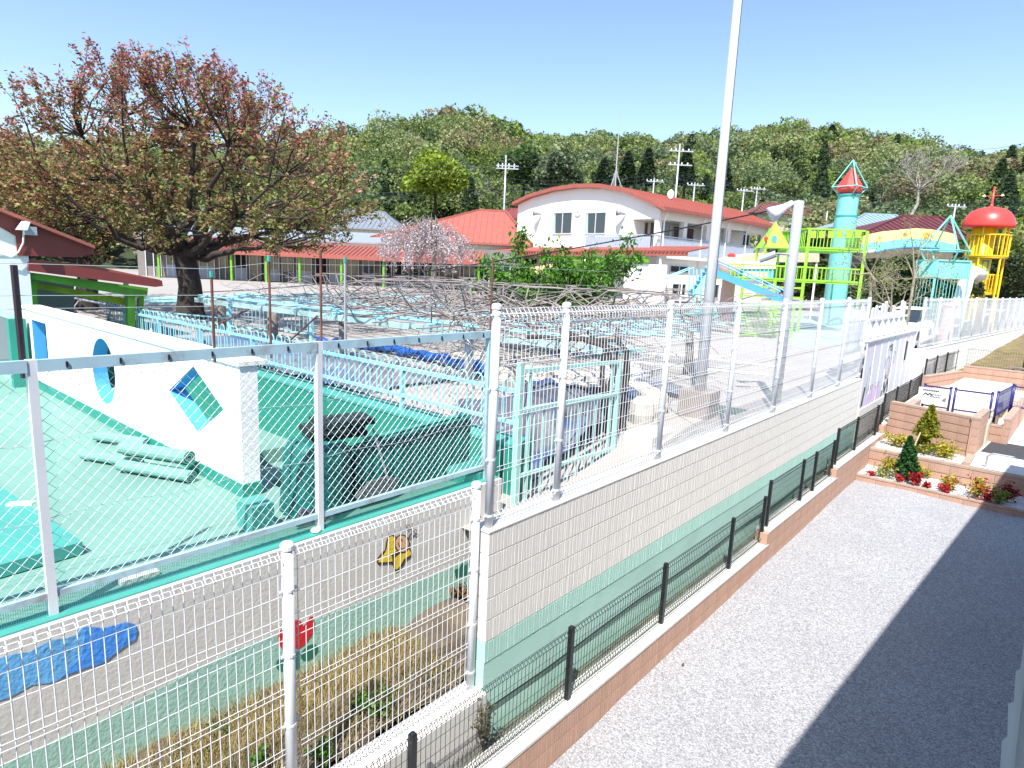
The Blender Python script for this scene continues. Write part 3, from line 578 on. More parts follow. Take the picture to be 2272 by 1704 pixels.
for i, (y, zt, m) in enumerate([(.977, 4.5, mat('dark_purple_pole', (.03, .02, .03), .6, .3)), (2.14, 4.47, m_rust), (2.59, 4.6, m_rust), (3.05, 4.69, m_rust), (3.29, 4.62, m_galv), (5.17, 4.7, m_rust), (4.45, 4.05, m_galv)]):
    mb = MB(); mb.tube([(XP, y, 3.82), (XP, y, zt)], .019 if i == 0 else .011, 6); po = mb.build('extension_pole', m, t)
    if i in (1, 2, 4): mb = MB(); mb.tube([(XP, y, zt-.02), (XP, y, zt+.025)], .016, 6); mb.build('insulator', m_tealrim, po)
ys = [-1, .977, 2.14, 2.59, 3.05, 5.17, 7.5]; mb = MB()
for dz in (-.03, -.22, -.3): mb.tube([(XP, y, 4.48+dz+.03*(i % 2)+.03*i) for i, y in enumerate(ys)], .0022, 3)
mb.build('strand_wire', m_galv, t)
mb = MB(); mb.tube([(XP, 3.3, 2.28), (XP+.02, 3.5, 3.1), (XP-.05, 3.62, 3.32)], .012, 6)
# ---------------------------------------------------------------- pool: white wall with cut-outs
YW0, YW1 = 2.89, 3.07; xl, xr = -13.8, -5.9; zb, zt_ = 2.39, 3.575
def hole(pts): return [(p.x, p.z) for p in (P(x, y, Y=YW0) for x, y in pts)]
rc = hole([(68, 690), (98, 696)]); rect = [(rc[0][0], 2.62), (rc[1][0], 2.62), (rc[1][0], rc[0][1]), (rc[0][0], rc[0][1])]
el = [(-9.77+.44*math.cos(k*6.2832/32), 3.0+.45*math.sin(k*6.2832/32)) for k in range(32)]
di = hole([(417.5, 791), (365, 843), (428, 935), (483, 885)])
from mathutils.geometry import tessellate_polygon
outer = [(xl, zb), (xr, zb), (xr, zt_), (xl, zt_)]; loops = [outer, rect, el, di]
flatp = [p for l in loops for p in l]; tris = tessellate_polygon([[Vector((x, z, 0)) for x, z in l] for l in loops]); n_ = len(flatp)
t = thing('cutout_wall', 'white stucco pool wall with door, oval and diamond cut-outs', 'wall', (-9.8, 2.98, 2.25))
V = [(x, YW0, z) for x, z in flatp]+[(x, YW1, z) for x, z in flatp]; F = [tuple(q) for q in tris]+[tuple(i+n_ for i in reversed(q)) for q in tris]+[(i, (i+1) % 4, n_+(i+1) % 4, n_+i) for i in range(4)]
mb = MB(); mb.add(V, F); mb.build('stucco', m_stucco, t)
for l in (rect, el, di):
    mb = MB(); k = len(l); mb.add([(x, YW0+.001, z) for x, z in l]+[(x, YW1-.001, z) for x, z in l], [(i, (i+1) % k, k+(i+1) % k, k+i) for i in range(k)]); mb.build('cutout_lining', m_holeblue, t)
mb = MB(); mb.box((xl-.02, YW0-.02, zt_), (xr+.02, YW1+.1, zt_+.045)); mb.build('coping', m_wallw, t)
mb = MB(); mb.box((xl-.01, YW0-.012, 2.25), (xr+.012, YW1+.012, zb)); mb.build('green_skirting', m_deckd, t)
# basin behind it
bpy.data.objects.remove(bpy.data.objects['pool_deck'])
mb = MB(); mb.prism([(-24, -6, 2.0), (-4.66, -6, 2.0), (-4.66, 5.2, 2.0), (-5.35, 5.75, 2.0), (-5.35, 3.3, 2.0), (-24, 3.3, 2.0)], (0, 0, .25)); mb.build('pool_deck', m_deck, kind='structure')
mb = MB(); mb.quad((-24, 3.2, 1.25), (-5.3, 3.2, 1.25), (-5.3, 5.8, 1.25), (-24, 5.8, 1.25)); mb.build('pool_floor', m_deck, kind='structure')
t = thing('pool_basin_wall', 'deep green wall of the empty paddling pool below the hooped railing', 'wall', (-10, 5.8, 1.25))
mb = MB(); mb.box((-24, 5.75, 1.2), (-4.8, 6.1, 2.46)); mb.build('wall', m_deckd, t)
mb = MB(); mb.box((-24, 5.74, 2.46), (-4.8, 6.14, 2.5)); mb.build('rim', m_tealrim, t)
mb = MB(); mb.box((-5.35, 3.3, 1.2), (-5.2, 5.76, 2.26)); mb.build('end_wall', m_deckd, t)
t = thing('pool_steps', 'green steps going down into the paddling pool', 'steps', (-7, 3.7, 1.25))
for i, (x0, x1, z) in enumerate([(-9.5, -7.9, 2.05), (-7.9, -7.25, 1.85), (-7.25, -6.6, 1.65), (-6.6, -5.9, 1.45)]): mb = MB(); mb.box((x0, 3.32, 1.25), (x1-.003, 4.7, z)); mb.build('step', m_deck, t)
# hooped railing
t = thing('hooped_railing', 'light blue railing with round hoops along the pool edge', 'railing', (-10, 5.92, 2.5))
YH = 5.92; xs = np.arange(-4.95, -20, -2.2)
for x in xs: mb = MB(); mb.box((x-.025, YH-.025, 2.45), (x+.025, YH+.025, 3.13)); mb.build('post', m_ltblue, t)
mb = MB(); mb.box((-19.6, YH-.02, 3.1), (-4.9, YH+.02, 3.15)); mb.build('upper_rail', m_ltblue, t)
mb = MB(); mb.box((-19.6, YH-.02, 2.7), (-4.9, YH+.02, 2.745)); mb.build('lower_rail', m_ltblue, t)
pr = MB(); hw = .085
pr.tube([(-hw, 0, .1), (-hw, 0, .68)]+[(-hw*math.cos(a), 0, .68+hw*math.sin(a)) for a in np.linspace(.3, 2.84, 7)]+[(hw, 0, .68), (hw, 0, .1)], .011, 5); hp = pr.build('hoop', m_ltblue); C.objects.unlink(hp)
x = -5.1
while x > -19.5:
    if min(abs(x-xx) for xx in xs) > .1: child(hp, t, (x, YH+.024, 2.5))
    x -= .275
# blue gate railings beyond
t = thing('gate_railing', 'light blue barred gate section beside the log post', 'railing', (-16, 8.5, 2.5))
q0, q1 = P(512, 735, Z=2.5), P(632, 735, Z=2.5); q0 = Vector((-17.2, 8.2, 0)); q1 = q0+Vector((2.6, .9, 0))
for q, wd in ((q0, .09), (q1, .07), ((q0+q1)/2, .04)): mb = MB(); mb.box((q.x-wd, q.y-wd/2, 2.4), (q.x+wd*.4, q.y+wd/2, 3.42)); mb.build('post', m_ltblue, t)
rail(MB(), q0, q1, 2.75, 3.3, .13, .007).build('bars', m_ltblue, t)
t = thing('gate_railing', 'low light blue barred railing left of the barred gate', 'railing', (-18.5, 7.5, 2.5)); rail(MB(), (-20.4, 7.2), (-17.4, 8.2), 2.55, 2.95, .16, .007).build('bars', m_ltblue, t)
# ---------------------------------------------------------------- things on the pool deck
def roll(label, c, rz, L, r, flatn=.85, turns=3.2):
    t = thing('rolled_mat', label, 'mat', c, rz, group='rolled green mats on the pool deck'); mb = MB(); n = 40; th = .012
    sp = [((r*(1-.8*i/n))*math.cos(turns*6.2832*i/n-1.6), (r*(1-.8*i/n))*math.sin(turns*6.2832*i/n-1.6)*flatn) for i in range(n+1)]
    I = t.matrix_basis; vs = []
    for e in (-L/2, L/2):
        for rr in (0, -th):
            for i, (a, b) in enumerate(sp): l = math.hypot(a, b) or 1; vs.append(tuple(I @ Vector((e, a*(1+rr/l), b*(1+rr/l)+r*flatn))))
    m_ = n+1; fs = []
    for i in range(n): fs += [(i, i+1, 2*m_+i+1, 2*m_+i), (m_+i, 3*m_+i, 3*m_+i+1, m_+i+1), (i, m_+i, m_+i+1, i+1), (2*m_+i, 2*m_+i+1, 3*m_+i+1, 3*m_+i)]
    mb.add(vs, fs); mb.build('mat_sheet', m_rubber, t); return t
for lab, (x, y), z, dx, L, r in (('front rolled green mat lying flat on the pool deck', (335, 1012), 2.25, .0, .95, .085), ('rear rolled green mat nearest the white wall', (262, 945), 2.25, 0, .8, .085), ('left rolled green mat with its end behind the others', (240, 985), 2.25, 0, .8, .075), ('topmost rolled green mat showing its spiral end', (335, 975), 2.40, 0, .9, .1)):
    p = P(x, y, Z=z+.1); roll(lab, (p.x, p.y, z), R(24), L, r)
pc = [P(x, y, Z=2.36) for x, y in ((178, 1170), (0, 1050), (-160, 990), (-160, 1265))]
t = thing('teal_pad', 'teal raised pad lying on the pool deck at left', 'pad', (-6.5, 1, 2.25)); mb = MB(); mb.prism([(p.x, p.y, 2.26) for p in pc], (0, 0, .1)); mb.build('pad', m_tealrim, t)
p = P(45, 1088, Z=2.37); mb = MB(); mb.obox((p.x, p.y), (.6, .8), .1, .04, 2.363, 2.38); tag(mb.build('white_tile', m_wallw), 'white tile lying on the teal pad', 'tile')
p = P(300, 1243, Z=2.28); mb = MB(); mb.obox((p.x, p.y), (0, 1), .13, .035, 2.253, 2.285); tag(mb.build('concrete_block', m_conc), 'small pale concrete block at the foot of the chain-link fence', 'block')
p = P(677, 1145, Z=2.28); mb = MB(); mb.lathe((p.x+.04, p.y), [(.02, 2.276), (.045, 2.285), (.045, 2.3), (.02, 2.315)], 10); tag(mb.build('white_stone', m_wallw), 'white stone on the pool wall beside a fence post', 'stone')
# covered bin, sheet, foam stack, shovel
def rumple(mb_args, seed=0): pass
t = thing('covered_bin', 'tall bin draped with dark green netting behind the chain-link fence', 'bin', (-5.16, 3.25, 2.25)); mb = MB()
g = np.random.default_rng(5); n = 40; prof = [(2.25, 1.12), (2.5, 1.05), (2.75, 1), (2.87, .96), (2.93, .85), (2.945, .5), (2.95, .05)]; vs = []; fs = []
for j, (z, s) in enumerate(prof):
    for k in range(n):
        a = 6.2832*k/n; c_, s_ = math.cos(a), math.sin(a); e = 4; rr = (abs(c_)**e+abs(s_)**e)**(-1/e); wv = 1+.05*math.sin(k*2.3+j)*(j < 4)
        vs.append((-5.16+.24*rr*c_*s*wv, 3.25+.27*rr*s_*s*wv, z+.01*math.sin(k*1.7)))
for j in range(len(prof)-1):
    for k in range(n): fs.append((j*n+k, j*n+(k+1) % n, (j+1)*n+(k+1) % n, (j+1)*n+k))
fs.append(tuple((len(prof)-1)*n+k for k in range(n))); mb.add(vs, fs); mb.build('cover', m_gtarp, t, True)
t = thing('green_sheet_stack', 'long dark green sheet standing along the chain-link fence', 'sheet', (-5.05, 4.4, 2.25)); mb = MB()
V = []; F = []; ny = 40; 
for j in range(ny+1):
    y = 3.56+j*(5.15-3.56)/ny; zt2 = 2.86+.07*(j/ny)
    for k, (xx, zz) in enumerate([(-4.98, 2.255), (-4.97, 2.5), (-4.98, zt2-.03), (-5.02, zt2), (-5.08, zt2-.02), (-5.1, 2.26)]): V.append((xx+.012*math.sin(y*23+zz*5)+.008*math.sin(y*51), y, zz))
for j in range(ny):
    for k in range(5): F.append((j*6+k, j*6+k+1, (j+1)*6+k+1, (j+1)*6+k))
F += [tuple(range(6)), tuple(ny*6+5-k for k in range(6))]; mb.add(V, F); mb.build('sheet', m_gtarp, t)
mb = MB(); mb.tube([(-5.03, 3.7, 2.89), (-5.03, 5.12, 2.945)], .02, 6); mb.build('hem', m_tealrim, t)
m_foam = mat('dark_foam', (.012, .03, .03), .9, .3, 8, bump=1, bscale=40)
for i, (lab, dx, dy, z) in enumerate((('dark green foam slab at the bottom of the pile on the covered bin', 0, 0, 2.95), ('dark green foam slab in the middle of the pile on the covered bin', .02, -.04, 3.01), ('topmost dark green foam slab of the pile', .05, .05, 3.07))):
    mb = MB(); mb.obox((-5.16+dx, 3.45+dy), (.25, 1), .27, .16, z+.001, z+.058); tag(mb.build('foam_slab', m_foam), lab, 'foam', 'foam slabs piled on the covered bin')
t = thing('scoop', 'long-handled grey scoop leaning against the green sheet', 'shovel', (-4.86, 3.9, 2.27)); p0, p1 = P(805, 925, X=-4.95), P(838, 1035, X=-4.86)
mb = MB(); mb.tube([p0, p1], .012, 6); mb.build('handle', m_galv, t); mb = MB(); bl = [P(x, y, X=-4.86) for x, y in ((838, 1030), (862, 1034), (850, 1075), (775, 1090), (772, 1075), (800, 1042))]; mb.prism(bl, (-.04, 0, .0)); mb.build('blade', mat('grey_plastic', (.12, .13, .14), .7, .2), t)
t = thing('plastic_board', 'grey perforated plastic board leaning beside the covered bin', 'board', (-4.8, 2.9, 2.27)); mb = MB(); mb.prism([P(x, y, X=-4.84) for x, y in ((652, 1100), (760, 1112), (762, 1122), (705, 1143), (640, 1138))], (-.03, 0, 0)); mb.build('board', mat('grey_purple_plastic', (.13, .12, .14), .7, .2, bump=.8, bscale=30), t)
p = P(610, 1120, Z=2.3); mb = MB(); mb.box((-5.28, 2.52, 2.252), (-5.0, 2.72, 2.5)); tag(mb.build('teal_box', m_tealrim), 'small teal box at the foot of the covered bin', 'box')
# teal cabinet frame at far left
t = thing('window_frame', 'teal framed window leaning at the left end of the white wall', 'frame', (-13.9, 2.9, 2.25)); mb = MB()
a, b = P(-25, 700, Y=2.75), P(36, 700, Y=2.75); xa, xb_ = a.x, b.x
for x0, x1, z0, z1 in ((xa, xb_, 3.38, 3.5), (xa, xb_, 2.25, 2.35), (xb_-.35, xb_, 2.352, 3.378), (xa, xa+.3, 2.352, 3.378)): mb.box((x0, 2.72, z0), (x1, 2.8, z1))
mb.build('frame', m_mintframe, t); mb = MB(); mb.box((xa+.31, 2.75, 2.36), (xb_-.36, 2.77, 3.37)); mb.build('pane', m_glass, t)
mb = MB(); mb.box((xb_+.03, 2.6, 2.25), (xb_+.2, 2.84, 3.42)); mb.build('side_panel', m_deckd, t)
def Pg(x, y, dz=0):
    z = 2.6
    for _ in range(12): p = P(x, y, Z=z+dz); z = yz(p.x, p.y)
    return Vector((p.x, p.y, z+dz))
def patch(name, pts, m, dz=.006, n=10, label=None):
    """painted area on the yard between four picture corners"""
    a, b, c, d = [Pg(*q) for q in pts]; V = []
    for j in range(n+1):
        for i in range(n+1):
            p = a.lerp(b, i/n).lerp(d.lerp(c, i/n), j/n); V.append((p.x, p.y, yz(p.x, p.y)+dz))
    return npmesh(name, V, [(j*(n+1)+i, j*(n+1)+i+1, (j+1)*(n+1)+i+1, (j+1)*(n+1)+i) for j in range(n) for i in range(n)], m, kind='structure')
m_court = mat('sea_green_court', (.30, .52, .46), .85, .1, 1, dirt=(.45, .55, .48), dscale=.6)
patch('court_paint', [(1190, 700), (1500, 735), (1500, 712), (1230, 686)], m_court); patch('court_paint', [(1712, 752), (1880, 742), (1880, 678), (1700, 680)], mat('pale_turquoise_court', (.33, .6, .6), .85, .1, 1))
patch('court_paint', [(300, 655), (640, 665), (680, 645), (300, 640)], m_court); patch('court_paint', [(1280, 835), (1395, 815), (1375, 780), (1290, 790)], mat('pale_concrete_patch', (.6, .58, .55), .9, .1), .009)
patch('court_paint', [(1290, 770), (1400, 762), (1372, 748), (1290, 752)], m_court, .007)
for i, l in enumerate(([(1365, 783), (1480, 795), (1480, 791), (1365, 780)], [(1480, 770), (1720, 800), (1720, 796), (1480, 766)], [(1370, 765), (1560, 772), (1560, 769), (1370, 762)], [(1520, 800), (1660, 812), (1660, 807), (1520, 796)])): patch('painted_line', l, m_wallw, .01, 4)
p = Pg(1602, 905); 
mb = MB(); mb.box((-4.3, 10.0, 2.456), (-3.75, 10.5, 2.47)); tag(mb.build('drain_cover', m_rubberd), 'dark green drain cover on the yard behind the tall fence', 'drain')
# ---------------------------------------------------------------- shower pipe
t = thing('shower_pipe', 'galvanised shower pipe with six shower heads beyond the white wall', 'shower', (-17.3, 6.35, 2.45)); YS = 6.35
e0, e1 = P(145, 641, Y=YS), P(425, 633, Y=YS); mb = MB()
mb.tube([(e0.x, YS, e0.z-.35), (e0.x, YS, e0.z), (e1.x, YS, e0.z), (e1.x, YS, 2.4)], .035, 8); mb.build('pipe', m_galv, t)
mb = MB(); mb.lathe((e0.x, YS), [(.06, e0.z-.12), (.06, e0.z-.02), (.03, e0.z+.06)], 10); mb.build('elbow', m_galv, t)
for k in range(6):
    x = e0.x+(e1.x-e0.x)*(.16+.155*k); s = -1 if k % 2 else 1; mb = MB(); mb.tube([(x, YS, e0.z), (x+.05, YS-.14*s, e0.z-.05), (x+.07, YS-.25*s, e0.z-.2), (x+.07, YS-.25*s, e0.z-.32)], .018, 6)
    mb.lathe((x+.07, YS-.25*s), [(.09, e0.z-.4), (.085, e0.z-.38), (.025, e0.z-.31)], 12); mb.build('shower_head', m_galv, t)
q = P(275, 660, Y=YS); mb = MB(); mb.box((q.x-.05, YS-.05, 2.4), (q.x+.05, YS+.05, q.z+.8)); mb.build('stand', m_ltblue, t)
# ---------------------------------------------------------------- trellis with bare vines over the sandpit
t = thing('vine_trellis', 'light blue pipe trellis over the sandpit', 'trellis', (-12, 9, 2.45)); ZP = 3.55
fa, fb = Vector((-18.4, 7.87, 0)), Vector((-5.3, 8.7, 0)); fdir = (fb-fa).normalized(); fn = Vector((-fdir.y, fdir.x, 0)); Lf = (fb-fa).length
for j in range(15):
    mb = MB(); o_ = fn*(.48*j)+Vector((0, 0, ZP+rng.normal()*.015)); e = rng.uniform(-.4, .3)
    mb.tube([fa+o_+fdir*e, fa+o_+fdir*Lf*.5, fb+o_+fdir*rng.uniform(-.5, .2)], .028, 6); mb.build('pipe', m_ltblue, t)
for k in range(9):
    mb = MB(); o_ = fa+fdir*(Lf*(k+.3)/9)+Vector((0, 0, ZP-.06)); mb.tube([o_-fn*.2, o_+fn*7], .03, 6); mb.build('beam', m_ltblue, t)
mb = MB(); mb.obox((fa+fb)/2-fn*.06, fdir, Lf/2, .02, ZP-.22, ZP-.1); mb.build('edge_board', mat('peeling_blue_board', (.36, .55, .55), .8, .3, 2, dirt=(.12, .09, .06), dscale=2.5, damt=.9), t)
for i, (x, y) in enumerate([(-17.9, 8.3), (-15.4, 8.45), (-8.55, 8.7), (-12.4, 8.5), (-6.2, 13.3), (-10, 13.9), (-14, 14.4), (-18, 14.9)]):
    mb = MB(); r_ = .13 if i < 2 else .09; z0 = yz(x, y)-.1; mb.tube([(x, y, z0), (x+.03, y, z0+.5), (x-.02, y+.02, ZP-.1)], [r_*1.1, r_, r_*.95], 9); mb.build('log_post' if i != 2 else 'pipe_post', m_log if i != 2 else m_galv, t, True)
for (x0, y0, z0), (x1, y1, z1) in (((-17.5, 7.6, 2.6), (-15.9, 8.2, 3.35)), ((-13.6, 7.7, 2.6), (-12.6, 8.0, 3.4))): mb = MB(); mb.tube([(x0, y0, z0), (x1, y1, z1)], .022, 6); mb.build('brace', m_rust, t)
def vine(label, n, xr_, spread, zr, seed, lenr=(1.2, 3.2), rad=(.006, .016)):
    """loose tangle of bare stems lying on the trellis"""
    g = np.random.default_rng(seed); mb = MB()
    for i in range(n):
        s = g.uniform(*xr_); o_ = fa+fdir*Lf*s+fn*g.uniform(*spread); p = Vector((o_.x, o_.y, ZP+g.uniform(*zr))); a = g.uniform(0, 6.28); L = g.uniform(*lenr); k = 7; pts = [p.copy()]; dz = g.uniform(-.05, .25)
        d = Vector((math.cos(a), math.sin(a), dz))
        for q in range(k): d = (d+Vector(g.normal(size=3))*.28+Vector((0, 0, -.05 if p.z > ZP+.25 else .04))).normalized(); p = p+d*(L/k); p.z = min(max(p.z, ZP+.03), ZP+.75); pts.append(p.copy())
        r_ = g.uniform(*rad); mb.tube(pts, [r_*(1-.6*q/k) for q in range(k+1)], 4, False)
    t = mb.build('vine', m_greybark); tag(t, label, 'vine'); return t
vine('grey tangle of bare vine stems over the right half of the trellis', 330, (.42, .99), (-.3, 6), (.02, .3), 3, (1.4, 3.6), (.009, .024))
vine('thin bare vine stems scattered over the left half of the trellis', 150, (.1, .5), (0, 5), (.02, .12), 4, (.8, 2.2), (.004, .010))
mb = MB(); g = np.random.default_rng(9)
for i in range(90):
    p = Vector((-6.8+g.uniform(-2, 2.4), 7.3+g.uniform(-.6, 3), ZP+g.uniform(-.1, .3))); d = Vector((g.normal(), g.normal(), g.uniform(-.3, .45))).normalized(); pts = [p.copy()]
    for q in range(6): d = (d+Vector(g.normal(size=3))*.22+Vector((0, 0, -.07))).normalized(); p = p+d*g.uniform(.1, .26); pts.append(p.copy())
    mb.tube(pts, [.012*(1-.12*q) for q in range(7)], 4, False)
tag(mb.build('vine', m_greybark), 'arching bare vine shoots rising behind the near end of the tall fence', 'vine')
t = thing('wisteria', 'twisted dark wisteria trunks hanging behind the second fence post', 'vine', (-4.95, 8.2, 1.9)); mb = MB()
for k in range(5):
    g = np.random.default_rng(30+k); x, y = -4.95+g.normal()*.08, 8.15+g.normal()*.12; pts = [(x+.07*math.sin(z*4+k), y+.1*math.sin(z*3+k*2), z) for z in np.linspace(1.85, 3.5, 9)]; pts += [(x-.4*g.uniform(.2, 1), y+g.normal()*.3, 3.6), (x-1.2*g.uniform(.4, 1), y+g.normal()*.6, 3.65)]
    mb.tube(pts, [.06-.003*q for q in range(11)], 6)
mb.build('trunk', m_bark, t, True)
# ---------------------------------------------------------------- sandpit: tarpaulin, rolled edge, mint gate and clutter
def rug(label, name, cat, x0, x1, y0, y1, m, zf, nx=40, ny=24, amp=.03, seed=1, ang=0):
    g = np.random.default_rng(seed); xs = np.linspace(x0, x1, nx+1); ys_ = np.linspace(y0, y1, ny+1); ph = g.uniform(0, 6, 8)
    V = [(x+.06*math.sin(y*3+ph[0]), y+.05*math.sin(x*2.2+ph[1]), zf(x, y)+amp*(math.sin(x*5.1+ph[2]+y*2)+math.sin(y*6.3+ph[3]-x*3)*.8+math.sin(x*11+y*9+ph[4])*.5+g.normal()*.25)) for y in ys_ for x in xs]
    F = [(j*(nx+1)+i, j*(nx+1)+i+1, (j+1)*(nx+1)+i+1, (j+1)*(nx+1)+i) for j in range(ny) for i in range(nx)]
    o = npmesh(name, V, F, m, smooth=False); tag(o, label, cat); return o
m_tarp2 = mat('grey_blue_tarpaulin', (.17, .18, .21), .7, .4, 2.2, bump=1, bscale=14, dirt=(.015, .085, .30), dscale=.5, damt=.9)
rug('grey and blue tarpaulin spread over the sandpit behind the hooped railing', 'tarpaulin', 'tarp', -16.5, -8.6, 6.3, 8.6, m_tarp2, lambda x, y: yz(x, y)+.05, 60, 24, .02, 2)
mb = MB(); g = np.random.default_rng(4); pts = [P(690, 738, Z=2.6), P(760, 742, Z=2.6), P(840, 752, Z=2.62), P(930, 768, Z=2.62), P(1000, 788, Z=2.6), P(1060, 806, Z=2.58)]; dense = []
for a, b in zip(pts[:-1], pts[1:]):
    for k in range(6): dense.append(a.lerp(b, k/6)+Vector(g.normal(size=3))*.03)
mb.tube(dense, [.10+.03*math.sin(i*1.9) for i in range(len(dense))], 8); tag(mb.build('tarpaulin_roll', m_tarp, None, True), 'bright blue rolled tarpaulin along the far edge of the sandpit', 'tarp')
sp = [Pg(x, y) for x, y in ((800, 742), (1040, 798), (1300, 790), (1020, 720))]
t = thing('sandpit', 'pale sand heap beside the rolled blue tarpaulin', 'sandpit', (sp[0].x, sp[0].y, 2.45)); mb = MB()
V = []; F = []; n = 16
for j in range(n+1):
    for i in range(n+1):
        p = sp[0].lerp(sp[1], i/n).lerp(sp[3].lerp(sp[2], i/n), j/n); V.append((p.x, p.y, yz(p.x, p.y)+.02+.12*math.sin(math.pi*i/n)*math.sin(math.pi*j/n)+.02*math.sin(i*2.1)*math.sin(j*1.7)))
for j in range(n):
    for i in range(n): k = j*(n+1)+i; F.append((k, k+1, k+n+2, k+n+1))
mb.add(V, F); mb.build('sand', m_sand, t, True)
XG = -4.6; GL, GR = 5.54, 7.7
t = thing('mint_gate', 'mint green steel gate frame behind the near panel of the tall fence', 'gate', (XG, 6.6, 1.85))
for y, wd, z1 in ((GL, .07, 3.56), (GL+.2, .03, 3.53), (GR, .06, 3.4), (GR-.17, .03, 3.36)): mb = MB(); mb.box((XG-wd/2, y-wd/2, 1.75), (XG+wd/2, y+wd/2, z1)); mb.build('post', m_mintframe, t)
for z, wd in ((3.46, .05), (3.0, .05), (2.2, .04)): mb = MB(); mb.bar((XG+.002, GL+.05, z), (XG+.002, GR-.05, z-.06), wd); mb.build('rail', m_mintframe, t)
mb = MB()
for y in np.arange(GL+.3, GR-.2, .19): mb.bar((XG, y, 1.9), (XG, y, 2.97), .016)
mb.build('bars', m_mintframe, t)
rug('crumpled blue tarpaulin bundle behind the mint gate', 'tarpaulin', 'tarp', -6.6, -5.0, 6.5, 9.6, mat('crumpled_blue_tarp', (.10, .11, .135), .55, .5, 3, bump=1, bscale=14, dirt=(.008, .05, .22), dscale=1.3, damt=1), lambda x, y: yz(x, y)+.1+.42*math.exp(-((x+5.8)**2/.6+(y-7.8)**2/1.6)), 36, 50, .06, 7)
t = thing('stone_ring', 'pale stone edging of the planting bed behind the mint gate', 'edging', (-6, 9, 2.4)); g = np.random.default_rng(17)
for k in range(15):
    a = k/15*math.pi*1.15-.2; c = (-6.2+1.5*math.cos(a), 8.9+1.1*math.sin(a)); z0 = yz(*c)-.05; h = g.uniform(.3, .45); mb = MB(); mb.lathe(c, [(.17, z0), (.21, z0+h*.4), (.19, z0+h*.8), (.1, z0+h)], 8); mb.build('stone', mat('pale_field_stone', (.5, .46, .4), .9, .2, 4, bump=.8), t)
for lab, a, b, wd, z in (('white plank resting on the stones behind the mint gate', (-6.9, 8.4), (-5.0, 8.9), .22, 2.95), ('pale weathered plank lower on the stone edging', (-6.5, 8.0), (-5.1, 8.6), .2, 2.85)):
    mb = MB(); d = Vector((b[0]-a[0], b[1]-a[1], 0)); mb.obox(((a[0]+b[0])/2, (a[1]+b[1])/2), d, d.length/2, wd/2, z, z+.03); tag(mb.build('plank', m_conc), lab, 'plank')
rug('folded blue sheet beside the flagpole base', 'tarpaulin', 'tarp', -6.3, -4.8, 10.4, 11.4, m_tarp2, lambda x, y: yz(x, y)+.12, 20, 14, .03, 8)
mb = MB(); mb.box((-4.55, 7.9, 1.9), (-4.1, 9.0, 2.36)); tag(mb.build('concrete_bench', m_conc), 'pale concrete bench block just behind the tall fence', 'bench')
mb = MB(); mb.lathe((-4.9, 5.0), [(.22, 1.9), (.24, 2.35), (.2, 2.4)], 16); tag(mb.build('water_tank', m_tealrim), 'teal tub behind the end post of the chain-link fence', 'tub')
# ---------------------------------------------------------------- flagpole and grey loudspeaker pole
p = P(1508, 890, r=10.4); t = thing('flagpole', 'tall silver flagpole behind the tall white fence', 'flagpole', (p.x, p.y, 2.4))
zt5 = P(1587, 0, r=10.4).z+3; top = P(1587, 0, r=10.4); k = (zt5-2.7)/(top.z-2.7)
lean = Vector((0, 0, 0)); mb = MB(); mb.tube([(p.x, p.y, 2.62), (p.x+lean.x*.5, p.y, 5), (p.x, p.y, zt5)], [.088, .08, .045], 16); mb.build('mast', m_alu, t, True)
mb = MB(); mb.obox((p.x, p.y), (1, .1), .25, .25, 2.0, 2.85); mb.build('base', mat('brown_grey_concrete', (.28, .23, .2), .9, .2, 3, bump=.6), t)
mb = MB(); mb.tube([(p.x+.1, p.y-.03, 2.9), (p.x+.09, p.y-.03, 5), (p.x+.06, p.y-.02, zt5-.1)], .005, 4); mb.build('halyard', m_black, t)
gp = P(1676, 860, r=12.2); gt = P(1733, 434, r=12.2); t = thing('speaker_pole', 'grey round pole with a white horn loudspeaker and a lamp', 'pole', (gp.x, gp.y, 2.4))
mb = MB(); mb.lathe((gp.x, gp.y), [(.085, 2.3), (.083, gt.z)], 16); mb.build('pole', m_grey, t, True)
def horn(parent, c, d, L, r1, m):
    c = Vector(c); d = Vector(d).normalized(); mb = MB(); mb.tube([c, c+d*L*.3, c+d*L*.7, c+d*L], [r1*.35, r1*.38, r1*.7, r1], 14); return mb.build('horn', m, parent, True)
hc = P(1712, 438, r=12.2); horn(t, hc, (r0*-.8+Vector((0, 0, -.5))), .4, .14, mat('white_plastic', (.72, .74, .78), .4, .04))
lc = P(1722, 552, r=12.2); mb = MB(); a = P(1640, 562, r=12.0); b = P(1676, 548, r=12.0); mb.tube([a, b], .06, 10); mb.build('lamp', m_grey, t); mb = MB(); mb.tube([b, Vector((gp.x, gp.y, b.z))], .02, 6); mb.tube([hc, Vector((gp.x, gp.y, hc.z+.03))], .02, 6); mb.build('arm', m_galv, t)
mb = MB(); a = P(1712, 445, r=12.2); b = P(400, 632, r=23); pts = []
for k in range(21): q = a.lerp(b, k/20); q.z -= .9*4*(k/20)*(1-k/20)*.35; pts.append(q)
mb.tube(pts, .012, 4); tag(mb.build('overhead_cable', m_black), 'dark cable sagging from the loudspeaker pole towards the cherry tree', 'cable')
